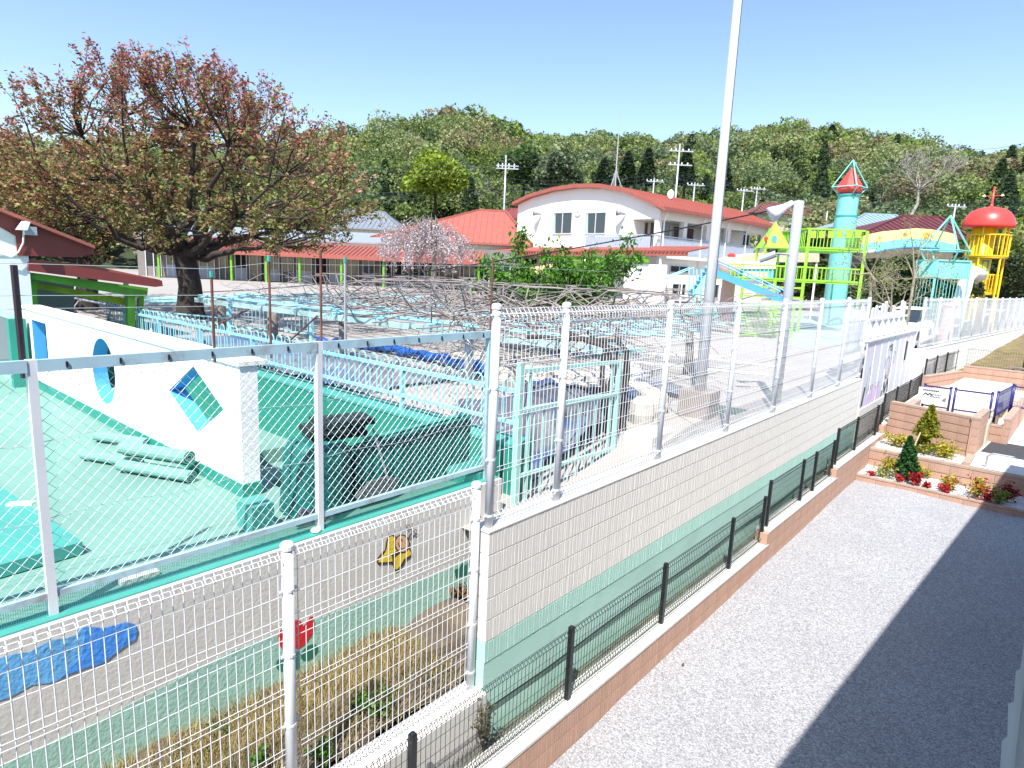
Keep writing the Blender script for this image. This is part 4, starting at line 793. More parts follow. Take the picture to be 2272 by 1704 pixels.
# ---------------------------------------------------------------- house at the left edge
XH = -17.0; hc0 = P(62, 560, X=XH)
t = thing('pool_house', 'white house with dark red gable trim at the left edge', 'house', (XH-3, hc0.y-3, 2.25))
mb = MB(); mb.box((XH-6, hc0.y-7, 2.2), (XH, hc0.y, P(60, 545, X=XH).z)); mb.build('wall', mat('bluish_white_wall', (.74, .76, .78), .85, .04, 1), t)
g0 = [P(x, y, X=XH+.05) for x, y in ((-260, 352), (0, 452), (185, 528), (203, 534), (203, 548), (168, 556), (38, 552), (34, 510), (0, 490), (-260, 400))]
mb = MB(); mb.prism(g0, (-.16, 0, 0)); mb.build('gable_trim', m_reddark, t)
g1 = [P(x, y, X=XH+.02) for x, y in ((-260, 400), (0, 490), (34, 510), (38, 552), (-260, 552))]; mb = MB(); mb.prism(g1, (-.15, 0, 0)); mb.build('gable_wall', m_wallw, t)
ra, rb = P(-260, 345, X=XH+.25), P(205, 530, X=XH+.25); mb = MB(); mb.prism([ra, rb, rb-Vector((0, 0, .07)), ra-Vector((0, 0, .07))], (-6.5, 0, 0)); mb.build('roof', m_redroof, t)
fl = P(50, 478, X=XH+.5); fx = thing('floodlight', 'white floodlight with a loose cable on the red gable', 'floodlight', fl); mb = MB(); mb.prism([P(x, y, X=XH+.3) for x, y in ((33, 496), (46, 478), (55, 480), (48, 498))], (.4, 0, 0)); mb.build('lamp_head', m_wallw, fx)
mb = MB(); mb.box((XH+.06, P(58, 500, X=XH).y-.1, P(58, 508, X=XH).z), (XH+.35, P(58, 500, X=XH).y+.1, P(58, 490, X=XH).z)); mb.build('bracket', m_grey, fx); mb = MB(); mb.tube([P(x, y, X=XH+.1) for x, y in ((51, 505), (50, 525), (40, 545), (25, 556), (0, 548))], .018, 5); mb.build('cable', m_wallw, fx)
t = thing('veranda', 'lean-to veranda with dark red roof and green timber beside the white house', 'veranda', (XH-1, hc0.y+1.6, 2.4))
def slabx(pts, x, th, name, m): mb = MB(); mb.prism([P(a, b, X=x) for a, b in pts], (-th, 0, 0)); return mb.build(name, m, t)
slabx([(62, 566), (160, 574), (350, 606), (352, 618), (335, 620), (62, 585)], XH+.1, .1, 'fascia', m_reddark)
slabx([(62, 560), (190, 572), (345, 604), (350, 612), (190, 583), (62, 570)], XH-.05, 3.5, 'roof_sheet', m_redroof)
slabx([(62, 588), (320, 622), (318, 640), (300, 642), (62, 602)], XH-.1, .12, 'beam', mat('green_beam', (.10, .30, .02), .6, .2))
slabx([(64, 608), (270, 644), (270, 660), (64, 620)], XH-.6, .1, 'beam', mat('yellow_green_beam', (.28, .36, .01), .6, .3))
slabx([(276, 640), (292, 640), (292, 725), (276, 725)], XH-.3, .14, 'post', m_gpost); slabx([(300, 645), (311, 640), (311, 725), (300, 725)], XH-1.2, .14, 'post', m_gpost); slabx([(64, 606), (80, 606), (82, 700), (66, 700)], XH-.5, .14, 'post', m_gpost)
slabx([(62, 600), (160, 610), (160, 700), (62, 700)], XH-3.2, .1, 'back_wall', m_grey)
e2v = Vector((-math.sin(YAW), math.cos(YAW), 0))
def Q(x, y, d): return P(x, y, depth=d)
def qbox(mb, x0, x1, y0, y1, d, th, z0=None, z1=None):
    a, b = Q(x0, (y0+y1)/2, d), Q(x1, (y0+y1)/2, d); xm = (x0+x1)/2
    z0 = Q(xm, y1, d).z if z0 is None else z0; z1 = Q(xm, y0, d).z if z1 is None else z1
    c = (a+b)/2+e2v*th/2; mb.obox(c, r0, (b-a).length/2, th/2, z0, z1); return mb
# ---------------------------------------------------------------- two-storey building with the arched roof
ua = R(6.2); bu = Vector((math.cos(ua), -math.sin(ua), 0)); bv = Vector((math.sin(ua), math.cos(ua), 0))
BC = P(1427, 450, r=42); BC.z = 0; GP = (BC, bu); SP = (BC, bv); GZ = 2.95
t = thing('arched_building', 'white two-storey nursery building with an arched red roof', 'building', (*(BC-bu*6+bv*8).xy, GZ))
def s_of(x, y=500): return (P(x, y, pl=GP)-BC).dot(bu)       # metres along the gable, negative to the left
def gzv(x, y): return P(x, y, pl=GP).z
def w_of(x, y=500): return (P(x, y, pl=SP)-BC).dot(bv)
def szv(x, y): return P(x, y, pl=SP).z
sL = s_of(1119); sI = s_of(1366); LB = w_of(1642, 480)+1.5
arc = [(s_of(x, y), gzv(x, y)) for x, y in ((1119, 441), (1150, 428), (1200, 414), (1250, 407), (1300, 407), (1350, 415), (1390, 431), (1427, 452))]
ze = arc[-1][1]; z2 = gzv(1320, 548)        # balcony floor
def pw(s, w, z): q = BC+bu*s+bv*w; return (q.x, q.y, z)
mb = MB(); prof = [(sL, GZ-.2)]+[(s, z) for s, z in arc if s <= sI+.01]; zi = np.interp(sI, [a for a, b in arc], [b for a, b in arc]); prof += [(sI, zi), (sI, z2), (0, z2), (0, GZ-.2)]
mb.prism([pw(s, 0, z) for s, z in prof], bv*LB); mb.build('wall', m_wallw, t)
zb_ = gzv(1395, 473); mb = MB(); mb.prism([pw(sI+.01, 0, zb_), pw(0, 0, zb_), pw(0, 0, ze-.02), pw(sI*.5, 0, np.interp(sI*.5, [a for a, b in arc], [b for a, b in arc])-.02), pw(sI+.01, 0, zi-.02)], bv*LB); mb.build('eaves_beam', m_wallw, t)
for i, w_ in enumerate(np.linspace(.15, LB-.2, 6)): mb = MB(); mb.obox(BC+bu*-.18+bv*w_, bv, .2 if i else .17, .17, z2, zb_-.004); mb.build('column', m_wallw, t)
mb = MB(); mb.obox(BC+bu*(sI/2+.25)+bv*(LB/2-.35), bv, LB/2+.35, -sI/2+.25, z2-.22, z2+.003); mb.build('balcony_floor', m_wallw, t)
ro = [(sL-.35, arc[0][1]-.12)]+arc[1:-1]+[(.55, ze-.12)]
mb = MB(); top = [(s, z+.24) for s, z in ro]; mb.prism([pw(s, -.45, z) for s, z in ro+top[::-1]], bv*(LB+.9)); mb.build('roof', m_redroof, t)
mb = MB()
for w_ in np.arange(-.3, LB+.4, .42):
    for (s0, z0), (s1, z1) in zip(top[:-1], top[1:]): mb.bar(pw(s0, w_, z0+.015), pw(s1, w_, z1+.015), .05)
mb.build('roof_seams', m_redroof, t)
mb = MB(); mb.bar(pw(.6, -.45, ze-.05), pw(.6, LB+.4, ze-.05), .14); mb.build('gutter', m_redroof, t)
for i, w_ in enumerate((.35, LB*.33, LB*.55, LB*.75, LB-.3)): mb = MB(); mb.tube([pw(.3, w_, ze-.2), pw(.12, w_, ze-.7), pw(.12, w_, GZ)], .05, 6); mb.build('downpipe', m_wallw, t)
def bwin(x0, x1, y0, y1, plane='g', curtain=True):
    f_, g_ = (s_of, gzv) if plane == 'g' else (w_of, szv); a, b = f_(x0, (y0+y1)/2), f_(x1, (y0+y1)/2); xm = (x0+x1)/2; zt1_, zb1 = g_(xm, y0), g_(xm, y1)
    def W_(s, o, z): return pw(s, -o, z) if plane == 'g' else pw(o, s, z)
    mb = MB(); fw_ = .07
    for s0, s1, za, zb2 in ((a, b, zt1_-fw_, zt1_), (a, b, zb1, zb1+fw_), (a, a+fw_, zb1+fw_, zt1_-fw_), (b-fw_, b, zb1+fw_, zt1_-fw_), ((a+b)/2-.03, (a+b)/2+.03, zb1+fw_, zt1_-fw_)):
        mb.prism([W_(s0, .004, za), W_(s1, .004, za), W_(s1, .004, zb2), W_(s0, .004, zb2)], Vector(W_(0, .06, 0))-Vector(W_(0, 0, 0)))
    wn = mb.build('window', m_frame, t)
    for s0, s1 in ((a+fw_, (a+b)/2-.03), ((a+b)/2+.03, b-fw_)): mb = MB(); mb.prism([W_(s0, .006, zb1+fw_), W_(s1, .006, zb1+fw_), W_(s1, .006, zt1_-fw_), W_(s0, .006, zt1_-fw_)], (Vector(W_(0, .03, 0))-Vector(W_(0, 0, 0)))*.6); mb.build('pane', m_glass, wn)
    if curtain: mb = MB(); mb.prism([W_(a+fw_+.02, .026, zb1+fw_), W_(a+.28, .026, zb1+fw_), W_(a+.2, .026, zt1_-fw_), W_(a+fw_+.02, .026, zt1_-fw_)], (Vector(W_(0, .004, 0))-Vector(W_(0, 0, 0)))); mb.build('curtain', mat('aqua_curtain', (.4, .6, .58), .8, .1), wn)
bwin(1195, 1237, 458, 506); bwin(1265, 1310, 458, 506)
# recessed upper windows behind the balconies
for w0, w1 in ((1.2, 3.2), (4.6, 7.2), (8.6, 11), (12.5, 15)):
    if w1 < LB: mb = MB(); mb.prism([pw(sI+.004, w0, z2+.7), pw(sI+.004, w1, z2+.7), pw(sI+.004, w1, z2+2.1), pw(sI+.004, w0, z2+2.1)], bu*.03); wn = mb.build('window', m_glass, t); mb = MB(); [mb.bar(pw(sI+.05, k, z2+.7), pw(sI+.05, k, z2+2.1), .06) for k in np.linspace(w0, w1, 4)]; mb.build('frame', m_frame, wn)
mb = MB(); mb.prism([pw(sI*.85, 1.55, z2), pw(sI*.15, 1.55, z2), pw(sI*.15, 1.55, z2+2.1), pw(sI*.85, 1.55, z2+2.1)], bv*.05)
mb.build('window', m_glass, t); mb = MB(); mb.prism([pw(sI, 1.6, z2), pw(0-.35, 1.6, z2), pw(-.35, 1.6, zb_), pw(sI, 1.6, zb_)], bv*.08); mb.build('recess_wall', m_wallc, t)
m_rail = mat('blue_grey_railing', (.40, .45, .53), .5, .05)
mb = MB(); s0 = s_of(1282, 530); rail(mb, pw(s0, -.9, 0), pw(.1, -.9, 0), z2+.08, z2+1.15, .13, .012, top=.03); rail(mb, pw(s0, -.9, 0), pw(s0, 0, 0), z2+.08, z2+1.15, .13, .012, top=.03); rail(mb, pw(.1, -.9, 0), pw(.1, LB-2, 0), z2+.08, z2+1.15, .13, .012, top=.03); mb.build('railing', m_rail, t)
mb = MB(); mb.prism([pw(s0, -.9, z2-.15), pw(.1, -.9, z2-.15), pw(.1, -.9, z2+.03), pw(s0, -.9, z2+.03)], bv*.898); mb.build('balcony_slab', m_wallw, t)
mb = MB(); mb.prism([pw(s0, -.88, z2+.15), pw(.05, -.88, z2+.15), pw(.05, -.88, z2+1.05), pw(s0, -.88, z2+1.05)], bv*.01); mb.build('rail_panel', m_rail, t)
for (a, b) in ((0, LB-2.2),):
    mb = MB(); mb.prism([pw(.06, .3, z2+.15), pw(.06, LB-2.2, z2+.15), pw(.06, LB-2.2, z2+1.05), pw(.06, .3, z2+1.05)], bu*.01); mb.build('rail_panel', m_rail, t)
cx = s_of(1249, 458); cz = gzv(1249, 458); mb = MB()
def disc(s, z, r_, o0, o1, n=20): return [pw(s+r_*math.cos(k*6.2832/n), -o0, z+r_*math.sin(k*6.2832/n)) for k in range(n)], (-bv)*(o1-o0)
mb.prism(*disc(cx, cz, .3, .002, .08)); ck = mb.build('clock', m_frame, t); mb = MB(); mb.prism(*disc(cx, cz, .25, .081, .09)); mb.build('dial', m_wallw, ck); mb = MB(); mb.bar(pw(cx, -.1, cz), pw(cx, -.1, cz+.19), .025); mb.bar(pw(cx, -.1, cz), pw(cx+.1, -.1, cz-.05), .03); mb.build('hands', m_black, ck)
for x, y in ((1165, 460), (1345, 459)):
    s, z = s_of(x, y), gzv(x, y); h = horn(t, pw(s+.25, -.15, z-.1), (bu*-.35-bv*.8+Vector((0, 0, .12))), .5, .24, m_grey); mb = MB(); mb.bar(pw(s+.25, 0, z-.15), pw(s+.25, -.2, z-.1), .06); mb.build('horn_bracket', m_grey, t)
# side windows of the far part and ground floor openings
bwin(1602, 1618, 505, 535, 's', False); bwin(1446, 1486, 573, 590, 's', False); bwin(1450, 1480, 612, 642, 's', False); bwin(1528, 1552, 612, 645, 's', False)
for x0, x1, y0, y1 in ((1130, 1160, 560, 640), (1185, 1235, 570, 588), (1185, 1240, 600, 640), (1262, 1300, 575, 640)):
    mb = MB(); mb.prism([pw(s_of(x0, 600), -.004, gzv((x0+x1)/2, y1)), pw(s_of(x1, 600), -.004, gzv((x0+x1)/2, y1)), pw(s_of(x1, 600), -.004, gzv((x0+x1)/2, y0)), pw(s_of(x0, 600), -.004, gzv((x0+x1)/2, y0))], bv*-.04); wn = mb.build('ground_floor_window', m_glass, t)
    mb = MB(); [mb.bar(pw(s_of(xx, 600), -.06, gzv(xx, y1)), pw(s_of(xx, 600), -.06, gzv(xx, y0)), .06) for xx in (x0, (x0+x1)/2, x1)]; mb.build('frame', m_frame, wn)
# antenna mast on the roof
a0 = P(1329, 398, pl=(BC+bv*5, bu)); t2 = thing('antenna_mast', 'thin lattice antenna mast on a tripod above the arched roof', 'antenna', (a0.x, a0.y, a0.z-.8)); mb = MB(); mz = P(1340, 215, pl=(BC+bv*5, bu)).z
mb.tube([(a0.x, a0.y, a0.z-1), (a0.x, a0.y, a0.z+2.5), (a0.x, a0.y, mz)], [.06, .045, .012], 6); mb.build('mast', m_galv, t2); mb = MB()
for k in range(3): a = k*2.094+.4; mb.bar((a0.x+.75*math.cos(a), a0.y+.75*math.sin(a), a0.z-.9), (a0.x, a0.y, a0.z+1), .06)
mb.build('tripod', m_galv, t2)
# ---------------------------------------------------------------- covered walk with corrugated red roof along the building
zc_ = P(1427, 549, pl=(BC-bv*2.2, bu)).z; t = thing('covered_walk', 'covered walk with scalloped red roof edge in front of the white building', 'canopy', (*(BC-bv*2).xy, GZ)); BW = (BC-bv*2.2, bu)
def s2(x, y=550): return (P(x, y, pl=BW)-BC).dot(bu)
xa_, xb2, xc_ = s2(1036), s2(1262), s2(1485)
for k, (a, b, dz) in enumerate(((xa_, xb2, 0), (xb2+.02, xc_, .12))):
    mb = MB(); mb.prism([pw(a, -2.2, zc_+dz), pw(b, -2.2, zc_+dz), pw(b, -.01, zc_+.35+dz), pw(a, -.01, zc_+.35+dz)], (0, 0, .05)); mb.build('roof_sheet', m_redroof, t)
    mb = MB(); mb.prism([pw(a, -2.22, zc_+dz-.22), pw(b, -2.22, zc_+dz-.22), pw(b, -2.22, zc_+dz), pw(a, -2.22, zc_+dz)], bv*.06); mb.build('fascia', m_redroof, t)
    mb = MB(); [mb.tube([pw(s, -2.3, zc_+dz+.06), pw(s, -.02, zc_+.41+dz)], .07, 6) for s in np.arange(a+.1, b, .26)]; mb.build('roof_corrugation', m_redroof, t)
for x in (1040, 1118, 1262, 1300, 1425): mb = MB(); s = s2(x); mb.bar(pw(s, -2.05, GZ-.1), pw(s, -2.05, zc_-.2), .12); mb.build('post', m_gpost if x < 1100 else m_wallw, t)
mb = MB(); mb.prism([pw(s2(1165), -2.1, zc_-.5), pw(s2(1400), -2.1, zc_-.5), pw(s2(1400), -2.1, zc_-.22), pw(s2(1165), -2.1, zc_-.22)], bv*.05); mb.build('green_valance', m_gpost, t)
mb = MB(); mb.prism([pw(s2(1372, 640), -2.0, GZ), pw(s2(1392, 640), -2.0, GZ), pw(s2(1392, 640), -2.0, GZ+2), pw(s2(1372, 640), -2.0, GZ+2)], bv*.05); mb.build('door', mat('pale_blue_door', (.5, .58, .66), .5, .05), t)
mb = MB(); mb.prism([pw(s2(1340, 640), -1.95, GZ), pw(s2(1430, 640), -1.95, GZ), pw(s2(1430, 640), -1.95, zc_-.6), pw(s2(1340, 640), -1.95, zc_-.6)], bv*.05); mb.build('end_wall', m_wallw, t)
# ---------------------------------------------------------------- long low wing with verandas
DW = 46; t = thing('nursery_wing', 'long low nursery wing with red veranda roof and lime green posts', 'building', (*Q(800, 640, DW).xy, 2.95)); zg = 2.9
def zq(x, y, d=DW): return Q(x, y, d).z
zve = zq(800, 556, DW-3)
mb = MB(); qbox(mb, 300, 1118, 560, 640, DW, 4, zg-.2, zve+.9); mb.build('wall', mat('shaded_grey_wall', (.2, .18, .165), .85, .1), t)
xw = 316; k = 0
while xw < 1100:
    wd = 26 if k % 3 else 34; mb = MB(); qbox(mb, xw, xw+wd, 575, 632, DW-.05, .049, zg+.05 if k % 4 else zg+.9, zve-.05); wn = mb.build('sliding_door', m_glass if k % 5 else m_dark, t)
    mb = MB(); [qbox(mb, xx, xx+1.6, 575, 632, DW-.1, .05, zg+.05, zve-.05) for xx in (xw, xw+wd/2, xw+wd-1.6)]; mb.build('frame', m_frame, wn)
    if k % 2: mb = MB(); qbox(mb, xw+2, xw+wd-2, 605, 632, DW-.09, .035, zg+.05, zg+1.0); mb.build('kick_panel', m_rail, wn)
    xw += wd+rng.integers(4, 12); k += 1
a, b = Q(290, 560, DW-3), Q(1042, 560, DW-3); mb = MB(); mb.prism([(a.x, a.y, zve), (b.x, b.y, zve), (b.x+e2v.x*3.4, b.y+e2v.y*3.4, zve+.75), (a.x+e2v.x*3.4, a.y+e2v.y*3.4, zve+.75)], (0, 0, .07)); mb.build('veranda_roof', m_redroof, t)
mb = MB(); L = (b-a).length; [mb.tube([a.lerp(b, s/L)*1+Vector((0, 0, zve+.1-a.lerp(b, s/L).z)), Vector((*(a.lerp(b, s/L)+e2v*3.4).xy, zve+.85))], .06, 5) for s in np.arange(.1, L, .3)]; mb.build('roof_corrugation', m_redroof, t)
mb = MB(); mb.obox((a+b)/2, r0, L/2, .05, zve-.2, zve+.01); mb.build('fascia', m_redroof, t)
for x in (344, 420, 500, 575, 647, 737, 828, 934, 1033): mb = MB(); qbox(mb, x-2.2, x+2.2, 570, 640, DW-2.8, .16, zg-.1, zve-.2); mb.build('post', m_gpost, t)
# upper storey band and its roof
zu = zq(700, 524, DW+1.5); mb = MB(); qbox(mb, 300, 905, 520, 560, DW+1, 6, zve+.7, zu); mb.build('upper_wall', m_wallc, t)
for x in range(600, 900, 42): mb = MB(); qbox(mb, x, x+30, 530, 550, DW+.94, .05, zve+.95, zu-.15); mb.build('clerestory_window', m_glass, t)
a, b = Q(290, 520, DW+.3), Q(850, 520, DW+.3); mb = MB(); mb.prism([(a.x, a.y, zu), (b.x, b.y, zu), (b.x+e2v.x*5, b.y+e2v.y*5, zu+.9), (a.x+e2v.x*5, a.y+e2v.y*5, zu+.9)], (0, 0, .1)); mb.build('upper_roof', mat('blue_grey_roof', (.26, .30, .34), .6, .1), t)
mb = MB(); mb.obox((a+b)/2, r0, (b-a).length/2, .06, zu-.28, zu+.02); mb.build('upper_fascia', m_redroof, t)
def hip(label, cx0, cx1, rx0, rx1, ye, yr, d, dep, m, name='hip_roof', wall=m_wallc, zw=3.0, pitch=.45):
    """hip-roofed pavilion: eaves between cx0..cx1, ridge between rx0..rx1 (picture x), depth dep"""
    t = thing(name, label, 'building', (*Q((cx0+cx1)/2, ye, d+dep/2).xy, zw)); xm = (cx0+cx1)/2; zE = Q(xm, ye, d).z; zR = Q(xm, yr, d+dep/2).z
    A, B = Q(cx0, ye, d), Q(cx1, ye, d); A.z = B.z = zE; Cc, Dd = B+e2v*dep, A+e2v*dep; R0, R1 = Q(rx0, yr, d+dep/2), Q(rx1, yr, d+dep/2); R0.z = R1.z = zR
    mb = MB(); mb.add([A, B, Cc, Dd, R0, R1, A-Vector((0, 0, .15)), B-Vector((0, 0, .15)), Cc-Vector((0, 0, .15)), Dd-Vector((0, 0, .15))], [(0, 1, 5, 4), (1, 2, 5), (2, 3, 4, 5), (3, 0, 4), (9, 8, 7, 6), (0, 6, 7, 1), (1, 7, 8, 2), (2, 8, 9, 3), (3, 9, 6, 0)]); ro = mb.build('roof', m, t)
    mb = MB(); n = int((B-A).length/pitch)
    for i in range(n+1):
        p = A.lerp(B, i/n); s = (p-A).dot(r0); sr0, sr1 = (R0-A).dot(r0), (R1-A).dot(r0); k = 1.
        if s < sr0: k = s/max(sr0, .01)
        elif s > sr1: k = ((B-A).length-s)/max((B-A).length-sr1, .01)
        q = p+e2v*(dep/2*k); q.z = zE+(zR-zE)*k; mb.bar(p+Vector((0, 0, .03)), q+Vector((0, 0, .03)), .05)
    n = int(dep/pitch)
    for i in range(n+1):
        p = B.lerp(Cc, i/n); k = 1-abs(2*i/n-1); q = p+(R1-B).dot(r0)*r0*k; q.z = zE+(zR-zE)*k; mb.bar(p+Vector((0, 0, .03)), q+Vector((0, 0, .03)), .05)
    for p, q in ((A, R0), (B, R1), (R0, R1), (Cc, R1)): mb.bar(p+Vector((0, 0, .05)), q+Vector((0, 0, .05)), .14)
    mb.build('seams', m, ro)
    c = (A+Cc)/2; mb = MB(); mb.obox(c, r0, (B-A).length/2-.5, dep/2-.5, zw-.2, zE-.1); mb.build('wall', wall, t); return t
hip('pavilion with a ribbed red hip roof left of the arched building', 800, 1150, 1035, 1092, 521, 452, 49, 9, m_redroof)
hip('low building with a slate grey roof behind the pink weeping cherry', 700, 865, 740, 830, 492, 457, 62, 9, mat('slate_blue_roof', (.2, .23, .27), .6, .1))
# ---------------------------------------------------------------- trees of the yard
m_cherry = leafmat('cherry_leaf', .3)
def mesh_tubes(tubes, name, m, par, n=6):
    mb = MB(); [mb.tube(p, r_, n if r_[0] > .04 else 4, False) for p, r_ in tubes]; o = mb.build(name, m, par, True); return o
def tree(label, base, fork, ends, depth, L, rad, cols, nleaf, size, name='cherry_tree', trunk=(.5, .36), spread=.42, lift=.22, sig=.16, toph=None, bark=m_bark, aspect=2, droop=None):
    t = thing(name, label, 'tree', base); tubes = []; tips = []; b = Vector(base); f = Vector(fork)
    tubes.append(([b-Vector((0, 0, .2)), b+Vector((0, 0, .25)), b.lerp(f, .5)+Vector((.05, .05, 0)), f], [trunk[0]*1.35, trunk[0]*1.05, trunk[0]*.85, trunk[1]]))
    for e in ends:
        e = Vector(e); m1 = f.lerp(e, .35)+Vector((0, 0, -.06*(e-f).length)); m2 = f.lerp(e, .7)+Vector(rng.normal(size=3))*.2; pts = [f, f.lerp(m1, .5)+Vector(rng.normal(size=3))*.08, m1, m1.lerp(m2, .5), m2, e]; rs = [rad, rad*.85, rad*.68, rad*.5, rad*.34, rad*.14]; tubes.append((pts, rs))
        for k, (p, r_) in enumerate(zip(pts, rs)):
            if k < 2: continue
            for _ in range(2 if k < 5 else 2):
                d = (e-f).normalized()*.8+Vector(rng.normal(size=3))*.75+Vector((0, 0, .25)); branchy(p, d, L*rng.uniform(.75, 1.2), max(.012, r_*.5), depth, spread, lift, (2, 3), 4, tubes, tips, .13, .68)
    T = np.array([list(p) for p, d in tips]); k = rng.integers(0, len(T), nleaf); Pt = T[k]+rng.normal(size=(nleaf, 3))*sig; c = np.array(cols); w_ = rng.random(nleaf)
    zz = (Pt[:, 2]-T[:, 2].min())/(T[:, 2].max()-T[:, 2].min()); pr = np.clip(zz*1.1-.25, .12, .75); half = len(c)//2
    ci = np.where(w_ < pr, rng.integers(0, half, nleaf), rng.integers(half, len(c), nleaf))
    V, F, K = leaves(Pt, rng.uniform(.6, 1.35, nleaf)*size, c[ci], aspect, droop); mesh_tubes(tubes, 'trunk', bark, t); npmesh('crown', V, F, m_cherry, K, t); return t
cb = Pg(412, 688); cd = -cb.x*math.sin(YAW)+cb.y*math.cos(YAW)
CC = [(.32, .10, .075), (.28, .10, .065), (.38, .16, .13), (.17, .19, .05), (.23, .24, .07), (.30, .16, .09)]
ends = [Q(x, y, cd+dd) for x, y, dd in ((40, 120, -1), (260, 85, 1.5), (480, 105, -1), (610, 190, 2), (740, 245, -.5), (785, 430, 1), (690, 520, -2), (0, 330, 1.5), (-30, 250, -2), (110, 430, -3), (340, 120, 3), (560, 150, -3), (640, 340, 3.5), (250, 300, -4), (450, 280, 4), (150, 220, 3), (420, 240, -3.5), (560, 430, -3.5), (200, 500, 2.5), (330, 500, -3.5), (740, 330, 3), (600, 530, 3))]
def fan_tree(label, base, fork, limbs, poly, nshoot, cd, nleaf, size, dsp=4.2, trunk=(.42, .33), rad=.17):
    """spreading tree: trunk, main limbs, then many thin upswept shoots that fill the crown outline"""
    t = thing('cherry_tree', label, 'tree', base); b = Vector(base); f = Vector(fork); tubes = [([b-Vector((0, 0, .2)), b+Vector((0, 0, .25)), b.lerp(f, .5)+Vector((.08, .05, 0)), f], [trunk[0]*1.35, trunk[0]*1.05, trunk[0]*.85, trunk[1]])]; nodes = []; lp = []
    for x, y, dd in limbs:
        e = Q(x, y, cd+dd); e = f.lerp(e, .72); L = (e-f).length; pts = []
        for u_ in np.linspace(0, 1, 7): q = f.lerp(e, u_); q.z += -.10*L*math.sin(math.pi*u_)*.6; pts.append(q+Vector(rng.normal(size=3))*(.12 if 0 < u_ else 0))
        tubes.append((pts, [rad*(1-.82*u_)+.012 for u_ in np.linspace(0, 1, 7)])); nodes += pts[1:]
    N = np.array([list(q) for q in nodes]); px_ = np.array([p[0] for p in poly]); xs_ = np.linspace(px_.min(), px_.max(), 60)
    def inside(x, y):
        c_ = False; n_ = len(poly)
        for i in range(n_):
            (x0, y0), (x1, y1) = poly[i], poly[(i+1) % n_]
            if (y0 > y) != (y1 > y) and x < (x1-x0)*(y-y0)/(y1-y0)+x0: c_ = not c_
        return c_
    k = 0; ymin = min(p[1] for p in poly); ymax = max(p[1] for p in poly)
    while k < nshoot:
        x, y = rng.uniform(px_.min(), px_.max()), rng.uniform(ymin, ymax)
        if not inside(x, y): continue
        e = Q(x, y, cd+rng.normal()*dsp*.55); ev = np.array(list(e)); dist = np.linalg.norm(N-ev, axis=1); low = N[:, 2] < ev[2]+.4; dist = np.where(low, dist, dist*2.5)+rng.random(len(N))*.8; s = Vector(N[int(np.argmin(dist))]); L = (e-s).length
        if L < .5: s = f.lerp(s, .6); L = (e-s).length
        out = (e-f); out.z = 0; m_ = s.lerp(e, .5)+out.normalized()*.10*L; m_.z -= .06*L; pts = [s, s.lerp(m_, .55)+Vector(rng.normal(size=3))*.04, m_, m_.lerp(e, .5)+Vector(rng.normal(size=3))*.05, e]; r_ = min(.045, .012+.009*L); tubes.append((pts, [r_, r_*.8, r_*.6, r_*.4, .005])); lp += [pts[1].lerp(pts[2], u_) for u_ in (.3, .7)]+[pts[2].lerp(pts[3], u_) for u_ in (.1, .4, .7)]+[pts[3].lerp(pts[4], u_) for u_ in (.0, .3, .6, .8, 1)]
        for j in range(4):
            s2_ = pts[2].lerp(e, rng.uniform(0, .9)); d = (e-pts[2]).normalized()+Vector(rng.normal(size=3))*.45+Vector((0, 0, .2)); q = s2_+d.normalized()*rng.uniform(.3, .75); tubes.append(([s2_, s2_.lerp(q, .5)+Vector(rng.normal(size=3))*.03, q], [.008, .006, .004])); lp += [s2_.lerp(q, u_) for u_ in (.4, .6, .8, 1)]
        k += 1
    T = np.array([list(p) for p in lp]); i = rng.integers(0, len(T), nleaf); Pt = T[i]+rng.normal(size=(nleaf, 3))*.075; c = np.array(CC); zz_ = (Pt[:, 2]-T[:, 2].min())/(T[:, 2].max()-T[:, 2].min()); tw = rng.random(len(T))[i]*.5+rng.random(nleaf)*.5; pr = np.clip(zz_*.9+.05, .15, .8)
    ci = np.where(tw < pr, rng.integers(0, 3, nleaf), rng.integers(3, 6, nleaf)); V, F, K = leaves(Pt, rng.uniform(.6, 1.35, nleaf)*size, c[ci], 2.0); mesh_tubes(tubes, 'trunk', m_bark, t); npmesh('crown', V, F, m_cherry, K, t); return t
limbs = [(60, 160, -1), (240, 140, 1.5), (430, 150, -1), (600, 230, 2), (720, 300, -.5), (770, 430, 1), (680, 520, -2), (0, 380, 1.5), (110, 440, -3), (340, 180, 3), (540, 200, -3), (250, 320, -4), (450, 300, 4), (560, 430, -3.5), (200, 480, 2.5), (620, 480, 3)]
crown = [(-60, 430), (-40, 280), (10, 180), (40, 125), (130, 150), (230, 90), (290, 95), (340, 110), (410, 110), (480, 105), (520, 160), (600, 190), (650, 240), (750, 245), (735, 310), (815, 400), (800, 490), (720, 550), (560, 540), (440, 520), (330, 540), (220, 520), (100, 500)]
fan_tree('large cherry tree with reddish young leaves behind the pool', cb, Q(398, 545, cd), limbs, crown, 400, cd, 46000, .06, rad=.13)
cb2 = Pg(185, 668); cd2 = -cb2.x*math.sin(YAW)+cb2.y*math.cos(YAW)
tree('second cherry tree with a pollarded dark trunk left of the large one', cb2, Q(185, 560, cd2), [Q(x, y, cd2+dd) for x, y, dd in ((-90, 420, -1), (20, 350, 2), (60, 440, -2), (250, 470, 1), (-120, 300, 1), (130, 380, 3), (-60, 500, -1))], 3, .6, .11, CC[1:], 9000, .062, trunk=(.36, .25))
